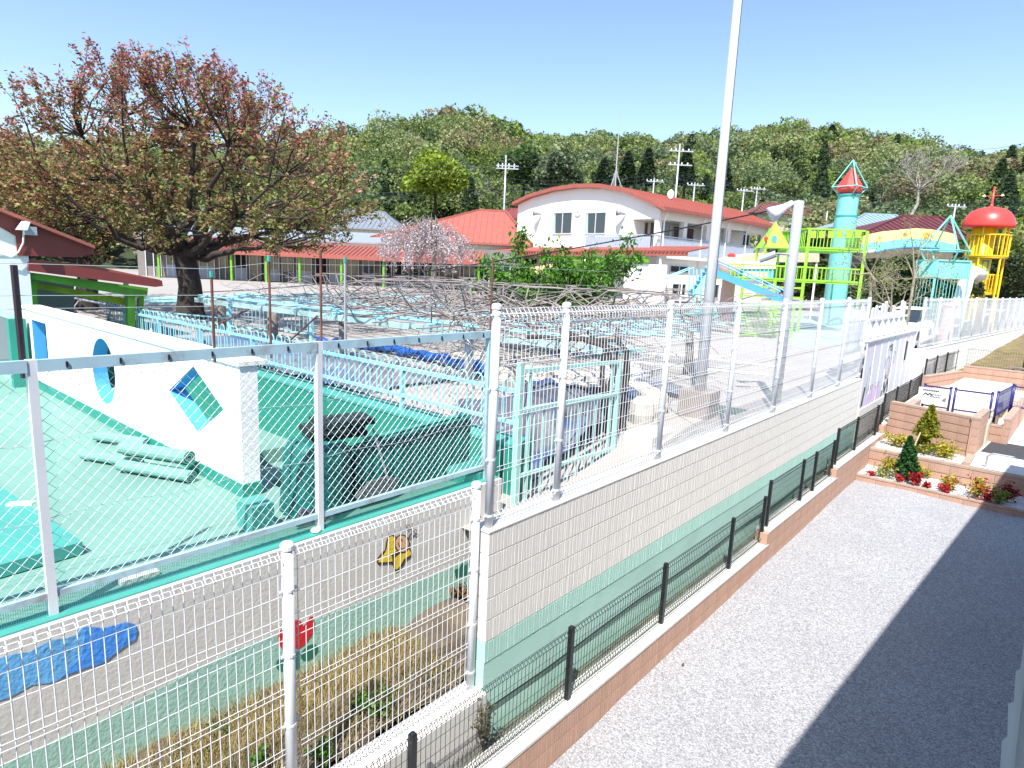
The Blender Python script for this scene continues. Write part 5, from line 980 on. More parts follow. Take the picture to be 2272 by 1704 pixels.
# weeping cherry
wb = Q(935, 640, 37); wb.z = yz(wb.x, wb.y); t = thing('weeping_cherry', 'pale pink weeping cherry in front of the red roofs', 'tree', wb); f = Q(938, 545, 37); tubes = [([wb-Vector((0, 0, .2)), wb.lerp(f, .5)+Vector((.06, 0, 0)), f], [.16, .13, .11])]; pts_ = []
for k in range(110):
    a = rng.uniform(0, 6.28); rr = rng.uniform(.3, 2.9); top = f-r0*.3+Vector((math.cos(a)*rr*.45, math.sin(a)*rr*.45, rng.uniform(.9, 2.2)-.12*rr)); out = f-r0*.4+Vector((math.cos(a)*rr, math.sin(a)*rr, rng.uniform(.6, 1.4)-.15*rr)); end = out+Vector((math.cos(a)*.2, math.sin(a)*.2, -rng.uniform(.6, 1.7))); pl_ = [f, top, out, out.lerp(end, .5), end]
    tubes.append((pl_, [.03, .02, .01, .006, .004])); 
    for u_ in np.linspace(.1, 1, 26):
        i = min(2, int(u_*3)); s = u_*3-i; pts_.append(Vector(pl_[i+1]).lerp(Vector(pl_[min(i+2, 4)]), s))
mesh_tubes(tubes, 'trunk', m_greybark, t, 6); T = np.array([list(p) for p in pts_]); k = rng.integers(0, len(T), 11000); Pt = T[k]+rng.normal(size=(11000, 3))*.09
V, F, K = leaves(Pt, rng.uniform(.6, 1.3, 11000)*.075, np.array([(.55, .46, .48), (.62, .53, .55), (.42, .34, .36), (.33, .3, .28)])[rng.integers(0, 4, 11000)], 1.4, .8); npmesh('crown', V, F, leafmat('blossom', .3), K, t)
# green young tree behind the trellis
gb = Pg(1215, 735); gd = -gb.x*math.sin(YAW)+gb.y*math.cos(YAW); gd = 15.5; gb = Q(1215, 700, gd); gb.z = yz(gb.x, gb.y); GC = [(.05, .16, .015), (.08, .22, .02), (.10, .25, .03), (.05, .13, .015), (.14, .28, .03), (.07, .2, .02)]
tree('bright green leafy young tree between the trellis and the white building', gb, Q(1200, 668, gd), [Q(x, y, gd+dd) for x, y, dd in ((1085, 585, 0), (1120, 560, .5), (1165, 595, -.4), (1240, 600, .6), (1290, 590, -.3), (1345, 560, .2), (1335, 620, .5), (1060, 640, .3), (1210, 620, -.6), (1300, 640, -.5), (1140, 640, .5), (1250, 650, .4))], 1, .38, .035, GC, 9500, .052, name='broadleaf_tree', trunk=(.07, .05), spread=.5, lift=.1, sig=.1, aspect=2.4, droop=.5)
# round thatched sunshade behind it
c = Q(1205, 590, 30); t = thing('thatched_sunshade', 'round straw sunshade behind the green young tree', 'parasol', (c.x, c.y, 2.9)); mb = MB(); zt6 = Q(1205, 574, 30).z; zt7 = Q(1205, 592, 30).z; mb.lathe((c.x, c.y), [(2.0, zt7-.05), (2.02, zt7), (1.3, zt7+.25), (.2, zt6+.1)], 26); mb.build('thatch', mat('straw_thatch', (.55, .42, .2), .95, .35, 9, bump=1, bscale=30), t); mb = MB(); mb.tube([(c.x, c.y, 2.7), (c.x, c.y, zt7)], .07, 8); mb.build('pole', m_log, t)
# ---------------------------------------------------------------- playground
def s3(l): return [((1550+x/5.53)/KD, (480+y/5.53)/KD) for x, y in l]
def s1(l): return [((1572+x/3.16)/KD, (340+y/3.16)/KD) for x, y in l]
def qrail(mb, a, b, ytop, ybot, d0, d1, step=.14, r=.011, top=.025):
    p, q = Q(a, (ytop+ybot)/2, d0), Q(b, (ytop+ybot)/2, d1); z1 = (Q(a, ytop, d0).z+Q(b, ytop, d1).z)/2; z0 = (Q(a, ybot, d0).z+Q(b, ybot, d1).z)/2; rail(mb, p, q, z0, z1, step, r, top=top); return p, q, z0, z1
def deckslab(p, q, dep, z, m, par, th=.12):
    c = (p+q)/2+e2v*dep/2; mb = MB(); mb.obox(c, r0, (q-p).length/2, dep/2, z-th, z); return mb.build('deck', m, par)
t = thing('play_deck', 'lime green two-level play deck with railings', 'playground', (*Q(1760, 660, 24).xy, 2.6)); DP = 24; zgp = 2.62
mb = MB(); p, q, za, zb3 = qrail(mb, 1570, 1856, 576, 604, DP, DP, .15); mb.build('lower_railing', m_lime, t); deckslab(p, q, 2.2, za+.03, m_lime, t)
mb = MB(); qrail(mb, 1570, 1856, 576, 604, DP+2.2, DP+2.2, .15); mb.build('lower_back_railing', m_lime, t)
mb = MB(); p2, q2, zc3, zd3 = qrail(mb, 1742, 1866, 496, 537, DP, DP, .13); rail(mb, q2, q2+e2v*2.6+r0*.6, zc3, zd3, .13, .011, top=.025); rail(mb, p2, p2+e2v*2.4, zc3, zd3, .13, .011, top=.025); mb.build('upper_railing', m_lime, t); deckslab(p2, q2, 2.4, zc3+.03, m_lime, t)
for k in range(6): mb = MB(); qbox(mb, 1750+k*19.5, 1763+k*19.5, 499, 514, DP-.03, .02); mb.build('rail_plate', m_lime, t)
for x, d, z1 in ((1742, DP, zd3), (1866, DP, zd3), (1742, DP+2.4, zc3), (1866, DP+2.4, zc3), (1610, DP, za), (1680, DP, za), (1610, DP+2.2, za), (1680, DP+2.2, za)):
    a = Q(x, 560, d); mb = MB(); mb.bar((a.x, a.y, zgp-.1), (a.x, a.y, z1), .09); mb.build('post', m_lime, t)
mb = MB(); qrail(mb, 1609, 1729, 620, 641, DP-1.2, DP-1.2, .9, .02, .03); mb.build('entry_railing', m_lime, t)
t = thing('climbing_grid', 'lime green horizontal bar climbing grid behind the tall fence', 'climbing frame', (-8, 22, 2.6)); D2 = 22.1
a, b = Q(1597, 700, D2), Q(1712, 700, D2); zt8, zb8 = Q(1655, 658, D2).z, zgp
for k in range(13): z = zb8+.1+(zt8-zb8-.1)*k/12; mb = MB(); mb.bar((a.x, a.y, z), (b.x, b.y, z), .035); mb.build('bar', m_lime, t)
for k in (0, .33, .66, 1): c = a.lerp(b, k); mb = MB(); mb.bar((c.x, c.y, 2.4), (c.x, c.y, zt8+.05), .06); mb.build('post', m_lime, t)
# slide
t = thing('slide', 'blue slide coming down from the lime green deck', 'slide', (*Q(1640, 650, 22.5).xy, 2.6)); DS = 22.6
sa, sb = Q(1543, 590, DS), Q(1690, 650, DS-1.5); d = (sb-sa).normalized(); n = Vector((-d.y, d.x, 0)).normalized(); mb = MB(); w_ = .5
for o in (-w_/2, w_/2): mb.bar(sa+n*o+Vector((0, 0, .04)), sb+n*o+Vector((0, 0, .04)), .05, .17)
mb.add([sa+n*-w_/2, sa+n*w_/2, sb+n*w_/2, sb+n*-w_/2, sa+n*-w_/2-Vector((0, 0, .05)), sa+n*w_/2-Vector((0, 0, .05)), sb+n*w_/2-Vector((0, 0, .05)), sb+n*-w_/2-Vector((0, 0, .05))], [(0,1,2,3),(7,6,5,4),(0,4,5,1),(1,5,6,2),(2,6,7,3),(3,7,4,0)]); mb.build('chute', m_slide, t)
mb = MB(); mb.tube([sa+n*.3+Vector((0, 0, .42)), sa.lerp(sb, .45)+n*.3+Vector((0, 0, .4)), sb+n*.3+Vector((0, 0, .3))], .025, 6); mb.tube([sa-n*.3+Vector((0, 0, .42)), sb-n*.3+Vector((0, 0, .3))], .025, 6)
for k in np.linspace(0, .9, 7): c = sa.lerp(sb, k); mb.bar(c+n*.3+Vector((0, 0, .1)), c+n*.3+Vector((0, 0, .4)), .025)
mb.build('handrail', m_slide, t); mb = MB(); mb.bar((sa.x, sa.y, 2.5), sa, .08); mb.build('leg', m_slide, t)
t = thing('slide_stairs', 'pale blue stairs and handrails left of the flagpole', 'stairs', (*Q(1510, 660, 24).xy, 2.6)); mb = MB(); D3 = 24; za_, zb_2 = Q(1500, 640, D3), Q(1548, 565, D3)
for o in (0, .6):
    mb.bar(za_+e2v*o, zb_2+e2v*o, .1, .18)
    mb.tube([Q(1440, 602, D3)+e2v*o, Q(1498, 578, D3)+e2v*o, Q(1498, 660, D3)+e2v*o], .035, 6); mb.tube([Q(1515, 582, D3)+e2v*o, Q(1515, 660, D3)+e2v*o], .035, 6)
mb.build('handrail', m_ltblue, t)
for k in range(8): c = za_.lerp(zb_2, (k+.5)/8); mb = MB(); mb.obox(c+e2v*.3, r0, .14, .3, c.z-.02, c.z+.02); mb.build('tread', m_ltblue, t)
t = thing('goal_frame', 'grey goal frame with slanted sides in the yard', 'goal', (*Q(1450, 665, 27).xy, 2.65)); D4 = 27; mb = MB(); pts = [Q(x, y, D4) for x, y in ((1422, 668), (1438, 637), (1540, 645), (1555, 680))]; mb.tube(pts, .045, 6); [mb.tube([Q(x, y, D4), Q(x-4, 668, D4+1)], .04, 6) for x, y in ((1440, 638), (1538, 645))]; mb.build('frame', m_galv, t)
t = thing('paddling_tank', 'long turquoise box bench at the far side of the court', 'bench', (*Q(1530, 690, 26).xy, 2.65)); mb = MB(); a, b = Q(1470, 685, 30), Q(1600, 690, 27); c = (a+b)/2; mb.obox(c, b-a, (b-a).length/2, .35, 2.6, Q(1530, 670, 28).z); mb.build('box', m_turq, t)
# train cabin, pink dome, pyramid roof and canopy on the deck
t = thing('play_train', 'white and blue play train cabin on the lime green deck', 'play house', (*Q(1645, 600, DP+.6).xy, za)); DT = DP+.7
zt9 = Q(1640, 566, DT).z; mb = MB(); qbox(mb, 1609, 1672, 568, 604, DT, 1.3, za+.03, zt9-.25); mb.build('body', m_slide, t)
A, B = Q(1607, 580, DT), Q(1674, 580, DT); mb = MB(); prof = [(-.05, -.28), (-.03, -.08), (.12, .0), (1.2, .0), (1.35, -.1), (1.38, -.28)]; mb.prism([Vector((A.x, A.y, zt9+z))+e2v*o for o, z in prof], (B-A)); mb.build('roof', m_wallw, t)
for k, x in enumerate((1613, 1628, 1643, 1655)): mb = MB(); qbox(mb, x, x+(9 if k < 3 else 12), 573, 582, DT-.02, .019); mb.build('window', m_glass if k % 2 == 0 else m_slide, t)
mb = MB(); qbox(mb, 1607, 1660, 587, 600, DT-.05, .04); mb.build('name_board', m_wallw, t)
try:
    for k, ch in enumerate('いゆゆ'):
        cu = bpy.data.curves.new('lettering', 'FONT'); cu.body = ch; cu.size = .26; cu.extrude = .004; o = bpy.data.objects.new('tmp', cu); C.objects.link(o); dg = bpy.context.evaluated_depsgraph_get(); me = bpy.data.meshes.new_from_object(o.evaluated_get(dg)); C.objects.unlink(o)
        me.materials.clear(); me.materials.append(m_grey); lo = bpy.data.objects.new('lettering', me); C.objects.link(lo); lo.parent = t; c = Q(1613+k*16, 598, DT-.062)
        lo.matrix_basis = t.matrix_basis.inverted() @ Matrix.Translation(c) @ Matrix.Rotation(YAW, 4, 'Z') @ Matrix.Rotation(math.pi/2, 4, 'X')
except Exception as ex: print('letters', ex)
t = thing('play_dome', 'pale pink dome with a red knob beside the play train', 'play dome', (*Q(1576, 580, 25.5).xy, 3.5)); c = Q(1578, 575, 25.5); rD = (Q(1606, 580, 25.5)-Q(1550, 580, 25.5)).length/2; zD = c.z; mb = MB(); mb.lathe(c, [(rD*.97, zD-.35)]+[(rD*math.cos(a), zD+rD*.72*math.sin(a)) for a in np.linspace(0, 1.5, 9)], 26); mb.build('dome', m_pink, t, True); mb = MB(); mb.lathe(c, [(.14, zD+rD*.7), (.16, zD+rD*.72+.06), (.08, zD+rD*.72+.14)], 12); mb.build('knob', m_red, t); mb = MB(); mb.lathe(c, [(rD*.5, 2.5), (rD*.5, zD-.35)], 14); mb.build('stem', m_pink, t)
t = thing('play_turret', 'lime green pyramid turret with a blue oval window', 'play house', (*Q(1690, 540, 25).xy, 4)); DY = 25; A, B = Q(1652, 534, DY), Q(1708, 534, DY); hw = (B-A).length/2; c = (A+B)/2+e2v*hw; apex = Q(1684, 478, DY+hw); mb = MB(); cs = [A, B, B+e2v*2*hw, A+e2v*2*hw]
for q in cs: q.z = A.z
mb.add(cs+[Vector((c.x, c.y, apex.z))], [(0, 1, 4), (1, 2, 4), (2, 3, 4), (3, 0, 4), (3, 2, 1, 0)]); mb.build('roof', m_lime, t)
ov = [Q(1671+5*math.cos(k*.3927), 517+8*math.sin(k*.3927), DY+hw*.38) for k in range(16)]; mb = MB(); mb.prism(ov, e2v*-.12); mb.build('oval_window', m_slide, t)
for q in cs: mb = MB(); qq = q+(c-q)*.12; mb.bar((qq.x, qq.y, za), (qq.x, qq.y, A.z), .07); mb.build('post', m_lime, t)
for x, yy in ((1655, 514), (1710, 514)): k_ = Q(x, yy, DY); mb = MB(); mb.lathe(k_, [(.02, k_.z-.18), (.06, k_.z-.1), (.08, k_.z), (.03, k_.z+.07)], 10); mb.build('finial', m_red, t)
t = thing('shade_canopy', 'beige shade canopy behind the play train', 'canopy', (*Q(1660, 560, 29).xy, 4)); mb = MB(); cp = [Q(x, y, 29) for x, y in ((1565, 562), (1640, 546), (1770, 545), (1770, 566), (1640, 566))]; mb.prism(cp, e2v*3); mb.build('cloth', mat('beige_canvas', (.55, .46, .34), .8, .1), t)
for x in (1570, 1765): a = Q(x, 566, 30); mb = MB(); mb.bar((a.x, a.y, 2.7), (a.x, a.y, a.z), .08); mb.build('post', m_wallw, t)
t = thing('shade_canopy', 'beige arched awning along the ground floor of the white building', 'canopy', (*Q(1450, 605, 34).xy, 4)); mb = MB(); a, b = Q(1390, 603, 34), Q(1560, 610, 33); L = (b-a).length; n = 9
for k in range(n):
    p, q = a.lerp(b, k/n), a.lerp(b, (k+1)/n); pr = [(p+(q-p)*u+Vector((0, 0, .28*math.sin(math.pi*u)))) for u in np.linspace(0, 1, 7)]; mb.prism(pr+[q-Vector((0, 0, .04)), p-Vector((0, 0, .04))], e2v*1.6)
mb.build('cloth', mat('cream_canvas', (.68, .58, .42), .8, .08), t); mb = MB(); mb.bar(a-Vector((0, 0, .1)), b-Vector((0, 0, .1)), .06); [mb.bar((c.x, c.y, 2.7), (c.x, c.y, c.z-.1), .06) for c in (a, a.lerp(b, .5), b)]; mb.build('frame', m_wallw, t)
# towers
def spire(par, c, zring, rr, zap, zbot, rb, m, r=.035):
    mb = MB(); n = 4; ring_ = [Vector((c.x+rr*math.cos(.6+k*6.2832/n), c.y+rr*math.sin(.6+k*6.2832/n), zring)) for k in range(n)]; bot = [Vector((c.x+rb*math.cos(.6+k*6.2832/n), c.y+rb*math.sin(.6+k*6.2832/n), zbot)) for k in range(n)]
    for k in range(n): mb.tube([bot[k], ring_[k], (c.x, c.y, zap)], r, 6); mb.tube([ring_[k], ring_[(k+1) % n]], r, 6); mb.tube([bot[k], bot[(k+1) % n]], r, 6)
    return mb.build('spire_frame', m, par)
DTW = 28; t = thing('turquoise_tower', 'turquoise round play tower with a red cone inside its pointed frame', 'tower', (*Q(1825, 640, DTW).xy, 2.7)); c = Q(1827, 470, DTW); rt_ = (Q(1848, 470, DTW)-Q(1806, 470, DTW)).length/2
zs_ = [Q(1830, y, DTW).z for y in (345, 405, 421, 468, 530)]; mb = MB(); mb.lathe(c, [(rt_*1.1, 2.5), (rt_*1.06, zs_[3]), (rt_*1.06, zs_[3]+.04), (rt_, zs_[3]+.05), (rt_, zs_[2])], 24); mb.build('shaft', m_turq, t, False)
for z in (zs_[3]-.03, zs_[2]-.06): mb = MB(); mb.lathe(c, [(rt_*1.1, z), (rt_*1.1, z+.07)], 24); mb.build('band', mat('dark_turquoise', (.04, .32, .34), .5, .1), t)
spire(t, c, zs_[1], rt_*1.75, zs_[0], zs_[2], rt_, m_turq, .028); mb = MB(); mb.lathe(c, [(rt_*.8, zs_[2]+.02), (rt_*1.25, zs_[1]-.1), (rt_*1.2, zs_[1]+.05), (.05, zs_[1]+(zs_[0]-zs_[1])*.68)], 20); mb.build('red_cone', m_red, t)
DB = 27; t = thing('arch_bridge', 'arched play bridge with yellow and turquoise painted sides', 'bridge', (*Q(1980, 530, DB).xy, 4)); ex = []
up_ = s1([(1183, 575), (1260, 553), (1350, 535), (1450, 526), (1560, 533), (1650, 548), (1735, 570)]); mid = s1([(1180, 632), (1260, 614), (1350, 603), (1450, 598), (1560, 606), (1650, 622), (1735, 640)]); lo_ = s1([(1172, 692), (1260, 672), (1350, 660), (1450, 656), (1560, 662), (1650, 678), (1735, 695)])
for nm, u_, l_, m in (('yellow_side', up_, mid, mat('cream_yellow_paint', (.85, .76, .28), .5, .05)), ('turquoise_side', mid, lo_, m_turq)): mb = MB(); mb.prism([Q(*p, DB) for p in u_]+[Q(*p, DB) for p in l_[::-1]], e2v*.04); mb.build(nm, m, t); mb = MB(); mb.prism([Q(*p, DB)+e2v*1.3 for p in u_]+[Q(*p, DB)+e2v*1.3 for p in l_[::-1]], e2v*.04); mb.build(nm, m, t)
mb = MB(); mb.tube([Q(*p, DB-.03) for p in lo_], .05, 6); mb.tube([Q(*p, DB+1.35) for p in lo_], .05, 6); mb.build('blue_tube', m_slide, t); mb = MB(); a = [Q(*p, DB+.05) for p in lo_]
for p, q in zip(a[:-1], a[1:]): mb.add([p, q, q+e2v*1.25, p+e2v*1.25], [(0, 1, 2, 3)])
mb.build('deck', m_wallw, t)
for (x, y), r_ in ((((1530), (578)), 5.5),):
    X_, Y_ = s1([(x, y)])[0]; mb = MB()
    for k in range(5): a = k*1.2566-1.57; mb.prism([Q(X_+r_*math.cos(a)+3.4*math.cos(b), Y_+r_*math.sin(a)+3.4*math.sin(b), DB-.012) for b in np.arange(0, 6.28, .9)], e2v*.008)
    mb.build('flower', mat('orange_paint', (.8, .4, .05), .5), t)
X_, Y_ = s1([(1380, 570)])[0]; mb = MB(); mb.prism([Q(X_+5*math.cos(b), Y_+4.5*math.sin(b), DB-.012) for b in np.arange(0, 6.28, .6)], e2v*.008); mb.build('painted_bee', mat('ochre_paint', (.55, .25, .05), .5), t)
DQ = 25.5; t = thing('turquoise_cabin', 'turquoise netted play cabin with a pointed pipe frame', 'play house', (*Q(2060, 620, DQ).xy, 2.7)); A, B = Q(2020, 600, DQ), Q(2092, 600, DQ); hw = (B-A).length/2; c = (A+B)/2+e2v*hw; z0, zm, z1 = 2.6, Q(2056, 601, DQ).z, Q(2056, 563, DQ).z
for sx in (-1, 1):
    for sy in (-1, 1): q = c+r0*hw*sx+e2v*hw*sy; mb = MB(); mb.bar((q.x, q.y, z0-.1), (q.x, q.y, z1), .07); mb.build('post', m_turq, t)
mb = MB()
for sy in (-1, 1):
    for z in (zm, z1): mb.bar((*(c+e2v*hw*sy-r0*hw).xy, z), (*(c+e2v*hw*sy+r0*hw).xy, z), .06); mb.bar((*(c+r0*hw*sy-e2v*hw).xy, z), (*(c+r0*hw*sy+e2v*hw).xy, z), .06)
    rail(mb, c+e2v*hw*sy-r0*hw, c+e2v*hw*sy+r0*hw, z0+.1, zm, .12, .01)
mb.build('frame', m_turq, t)
for sy in (-1, 1): mb = MB(); q = c+e2v*(hw-.02)*sy; mb.obox(q, r0, hw-.04, .01, zm+.03, z1-.03); mb.build('side_panel', m_turq, t)
mb = MB(); q = c+r0*(hw-.02); mb.obox(q, e2v, hw-.04, .01, zm+.03, z1-.03); mb.build('side_panel', m_turq, t)
spire(t, c, Q(2066, 541, DQ).z, hw*1.45, Q(2078, 467, DQ+hw).z, z1, hw*1.1, m_turq, .035)
DR = 34; t = thing('yellow_tower', 'yellow play tower with a red onion dome and music note', 'tower', (*Q(2115, 620, DR).xy, 2.7)); c = Q(2125, 505, DR); rY = (Q(2147, 560, DR)-Q(2103, 560, DR)).length/2; rDm = (Q(2183, 480, DR)-Q(2086, 480, DR)).length/2
zz = {k: Q(2118, y, DR).z for k, y in dict(db=490, dt=447, sp=402, r1t=508, r1b=553, r2t=593, r2b=632).items()}
mb = MB(); mb.lathe(c, [(rY, 2.5), (rY, zz['db']+.1)], 22); mb.build('shaft', m_yellow, t, True)
cd_ = c+r0*.16; mb = MB(); mb.lathe(cd_, [(rDm*.97, zz['db']-.04), (rDm, zz['db'])]+[(rDm*math.cos(a)**.75, zz['db']+(zz['dt']-zz['db'])*math.sin(a)) for a in np.linspace(.12, 1.45, 9)]+[(.08, zz['dt']+.05), (.05, zz['dt']+.2), (.04, zz['sp'])], 28); mb.build('red_dome', m_red, t, True)
mb = MB(); mb.bar(cd_+Vector((-.35, 0, zz['sp']-.45-cd_.z)), cd_+Vector((.35, 0, zz['sp']-.45-cd_.z)), .03); mb.build('crossbar', m_red, t)
for s in (-1, 1): mb = MB(); q = cd_+Vector((.38*s, 0, 0)); mb.lathe(q, [(.02, zz['sp']-.5), (.09, zz['sp']-.46), (.02, zz['sp']-.38)], 10); mb.build('star_ball', m_wallw, t)
for nm, z0, z1, rr in (('upper_gallery', zz['r1b'], zz['r1t'], .93), ('lower_gallery', zz['r2b'], zz['r2t'], .68)):
    cg = c+r0*.3; mb = MB(); n = 26; pts = [Vector((cg.x+rr*math.cos(k*6.2832/n), cg.y+rr*math.sin(k*6.2832/n), 0)) for k in range(n)]
    for k in range(n): a, b = pts[k], pts[(k+1) % n]; [mb.bar((a.x, a.y, z), (b.x, b.y, z), .06) for z in (z0, z1)]; mb.bar((a.x, a.y, z0), (a.x, a.y, z1), .035)
    g_ = mb.build(nm, m_yellow, t); mb = MB(); mb.lathe(cg, [(rr, z0-.1), (rr, z0-.02)], 26); mb.build('floor', m_yellow, g_)
for dx, dy in ((1.05, -.3), (.45, -.85), (1.0, .6), (-.4, -.5)): q = c+r0*dx+e2v*dy; mb = MB(); mb.tube([(q.x, q.y, 2.5), (q.x, q.y, zz['db'])], .05, 8); mb.build('post', m_yellow, t)
nf = -e2v; q = c-e2v*(rY+.015)-r0*.02; mb = MB(); nz = (zz['r1b']+zz['r2t'])/2
for dx in (-.14, .14): mb.obox(q+r0*dx, r0, .02, .01, nz-.25, nz+.22); mb.obox(q+r0*(dx-.05), r0, .07, .012, nz-.32, nz-.22)
mb.obox(q, r0, .16, .011, nz+.18, nz+.26); mb.build('music_note', mat('teal_note', (.03, .3, .3), .5), t)
t = thing('tube_slide', 'white curved tube slide beside the yellow tower', 'slide', (*Q(2100, 640, 26.5).xy, 2.7)); pts = [Q(x, y, 27-.25*i) for i, (x, y) in enumerate(((2118, 596), (2100, 588), (2088, 600), (2082, 625), (2072, 655), (2060, 690)))]; mb = MB(); mb.tube(pts, .27, 14); mb.build('tube', m_wallw, t, True)
t = thing('picture_post', 'pink round post behind the far mesh fence', 'post', (*Q(2060, 680, 25).xy, 2.7)); c = Q(2055, 650, 24); mb = MB(); mb.lathe(c, [(.22, 2.3), (.22, 3.9), (.28, 4.0), (.26, 4.1)], 14); mb.build('post', m_pink, t)
# car roof glimpsed in the gateway
c = Q(2055/KD, 724/KD, 19.5); t = thing('parked_car', 'white car glimpsed between the mural panels and the far fence', 'car', (c.x-1, c.y+2, 2.4)); cx_, cy_ = c.x-1.5, c.y+5
def cs(y, z, hw): return [Vector((cx_-hw, y, z)), Vector((cx_+hw, y, z))]
mb = MB(); side = [(cy_-2, 2.75), (cy_-2, 3.2), (cy_-1.3, 3.35), (cy_+1.6, 3.35), (cy_+2, 3.2), (cy_+2, 2.75)]; mb.prism([(cx_-.8, y, z) for y, z in side], (1.6, 0, 0)); mb.build('body', m_wallw, t)
mb = MB(); mb.prism([(cx_-.7, y, z) for y, z in ((cy_-1.2, 3.352), (cy_-.7, 3.8), (cy_+1.3, 3.8), (cy_+1.5, 3.352))], (1.4, 0, 0)); mb.build('windows', m_glass, t); mb = MB(); mb.prism([(cx_-.68, y, z) for y, z in ((cy_-.75, 3.802), (cy_-.6, 3.86), (cy_+1.2, 3.86), (cy_+1.35, 3.802))], (1.36, 0, 0)); mb.build('roof', m_wallw, t)
for sx in (-.82, .62):
    for sy in (-1.3, 1.3): mb = MB(); mb.prism([(cx_+sx, cy_+sy+.3*math.cos(a), 2.77+.3*math.sin(a)) for a in np.arange(0, 6.28, .45)], (.2, 0, 0)); mb.build('wheel', m_black, t)
# bare young trees in front of the bridge
for lab, (bx, by), (fx, fy), en, dd in (('bare pale young tree in front of the arch bridge', (1960, 690), (1975, 600), ((1990, 520), (2010, 560), (1950, 540), (2030, 600), (1940, 600), (1965, 480)), 20.5), ('bare spreading young tree left of the arch bridge', (1890, 690), (1880, 590), ((1850, 520), (1860, 560), (1910, 540), (1830, 590), (1920, 600), (1890, 620)), 20.5), ('bare low branching shrub tree above the picket fence', (1925, 700), (1925, 665), ((1880, 620), (1960, 620), (1990, 640), (1850, 650), (1930, 590), (1900, 600)), 19.5)):
    b = Q(bx, by, dd); b.z = 2.5; f = Q(fx, fy, dd); t = thing('bare_tree', lab, 'tree', b); tubes = [([b, b.lerp(f, .5), f], [.06, .05, .04])]; tips = []
    for x, y in en:
        e = Q(x, y, dd+rng.normal()*.5); tubes.append(([f, f.lerp(e, .5)+Vector(rng.normal(size=3))*.06, e], [.03, .018, .007]))
        for _ in range(5): branchy(f.lerp(e, rng.uniform(.25, 1)), (e-f).normalized()+Vector(rng.normal(size=3))*.6, .35, .009, 2, .5, .15, (2, 3), 3, tubes, tips, .15, .75, .003)
    mesh_tubes(tubes, 'trunk', mat('pale_twig_bark', (.33, .29, .22), .9, .2), t, 6); T = np.array([list(p) for p, d in tips]); k = rng.integers(0, len(T), 700); V, F, K = leaves(T[k]+rng.normal(size=(700, 3))*.04, rng.uniform(.5, 1.2, 700)*.035, np.array([(.25, .27, .07)]*700), 1.6); npmesh('buds', V, F, m_leaf, K, t, 'stuff')
# ---------------------------------------------------------------- houses, poles and wires beyond
hip('house with a dark wine red tiled roof behind the arch bridge', 1868, 2092, 1950, 2030, 507, 468, 44, 9, mat('wine_red_tile', (.12, .03, .035), .6, .15), 'house', mat('dark_brown_wall', (.14, .12, .09), .85, .2))  # even dark brown wall colour, set to blend with the hedge
hip('house with a blue-grey roof beside the turquoise tower', 1828, 1968, 1870, 1935, 489, 464, 56, 8, mat('pale_blue_grey_roof', (.25, .35, .4), .5, .1), 'house', mat('grey_brown_house_wall', (.3, .27, .24), .85, .1))  # even grey-brown wall colour
hip('house with a brown red roof behind the grey pole', 1630, 1752, 1648, 1735, 459, 441, 66, 8, mat('brown_red_tile', (.18, .07, .06), .6, .15), 'house', mat('pale_house_wall', (.5, .44, .38), .85, .1))
hip('small house with a dark red roof between the pavilion and the arched building', 1085, 1150, 1100, 1135, 470, 452, 68, 6, mat('dark_red_tile', (.2, .05, .05), .6, .15), 'house')
for lab, x, yb, yt, d, arms in (('tall concrete utility pole left of the arched roof', 1088, 470, 335, 62, (358, 364)), ('concrete utility pole with two long arms above the arched roof', 1458, 440, 310, 58, (326, 356)), ('thin concrete utility pole just right of the roof ridge', 1409, 440, 384, 66, (392,)), ('short utility pole with wire loops right of the roof', 1497, 440, 394, 66, (400,)), ('utility pole in front of the wooded slope right of the flagpole', 1600, 480, 405, 70, (412,)), ('far utility pole above the brown-roofed house', 1628, 480, 403, 76, (408,)), ('grey utility pole left of the turquoise tower', 1778, 530, 455, 70, ()), ('short grey utility pole beyond the bridge', 2055, 500, 440, 60, (446,))):
    b, tp = Q(x, yb, d), Q(x, yt, d); t = thing('utility_pole', lab, 'utility pole', (b.x, b.y, 2.8), group='utility poles beyond the school'); mb = MB(); mb.tube([(b.x, b.y, 2.6), (b.x, b.y, tp.z)], [.12, .075], 8); mb.build('pole', m_galv, t, True)
    for ya in arms:
        z = Q(x, ya, d).z; mb = MB(); w_ = .9 if len(arms) > 1 else .7; mb.bar(Vector((b.x, b.y, z))-r0*w_, Vector((b.x, b.y, z))+r0*(w_+.3), .1); ar = mb.build('crossarm', m_galv, t)
        for s in (-.7, -.3, .3, .8): mb = MB(); q = b+r0*s; mb.lathe(q, [(.05, z+.05), (.07, z+.12), (.03, z+.22)], 8); mb.build('insulator', m_wallw, ar)
c = Q(1449, 419, 45); t = thing('dish_antenna', 'white round dish antenna on the roof beside the utility pole', 'antenna', (c.x, c.y, c.z-.6)); mb = MB(); mb.prism([c+r0*.22*math.cos(a)+Vector((0, 0, .3*math.sin(a))) for a in np.arange(0, 6.28, .4)], e2v*.06); mb.build('dish', m_wallw, t); mb = MB(); mb.tube([c+e2v*.03-Vector((0, 0, .8)), c+e2v*.03], .03, 6); mb.build('mount', m_galv, t)
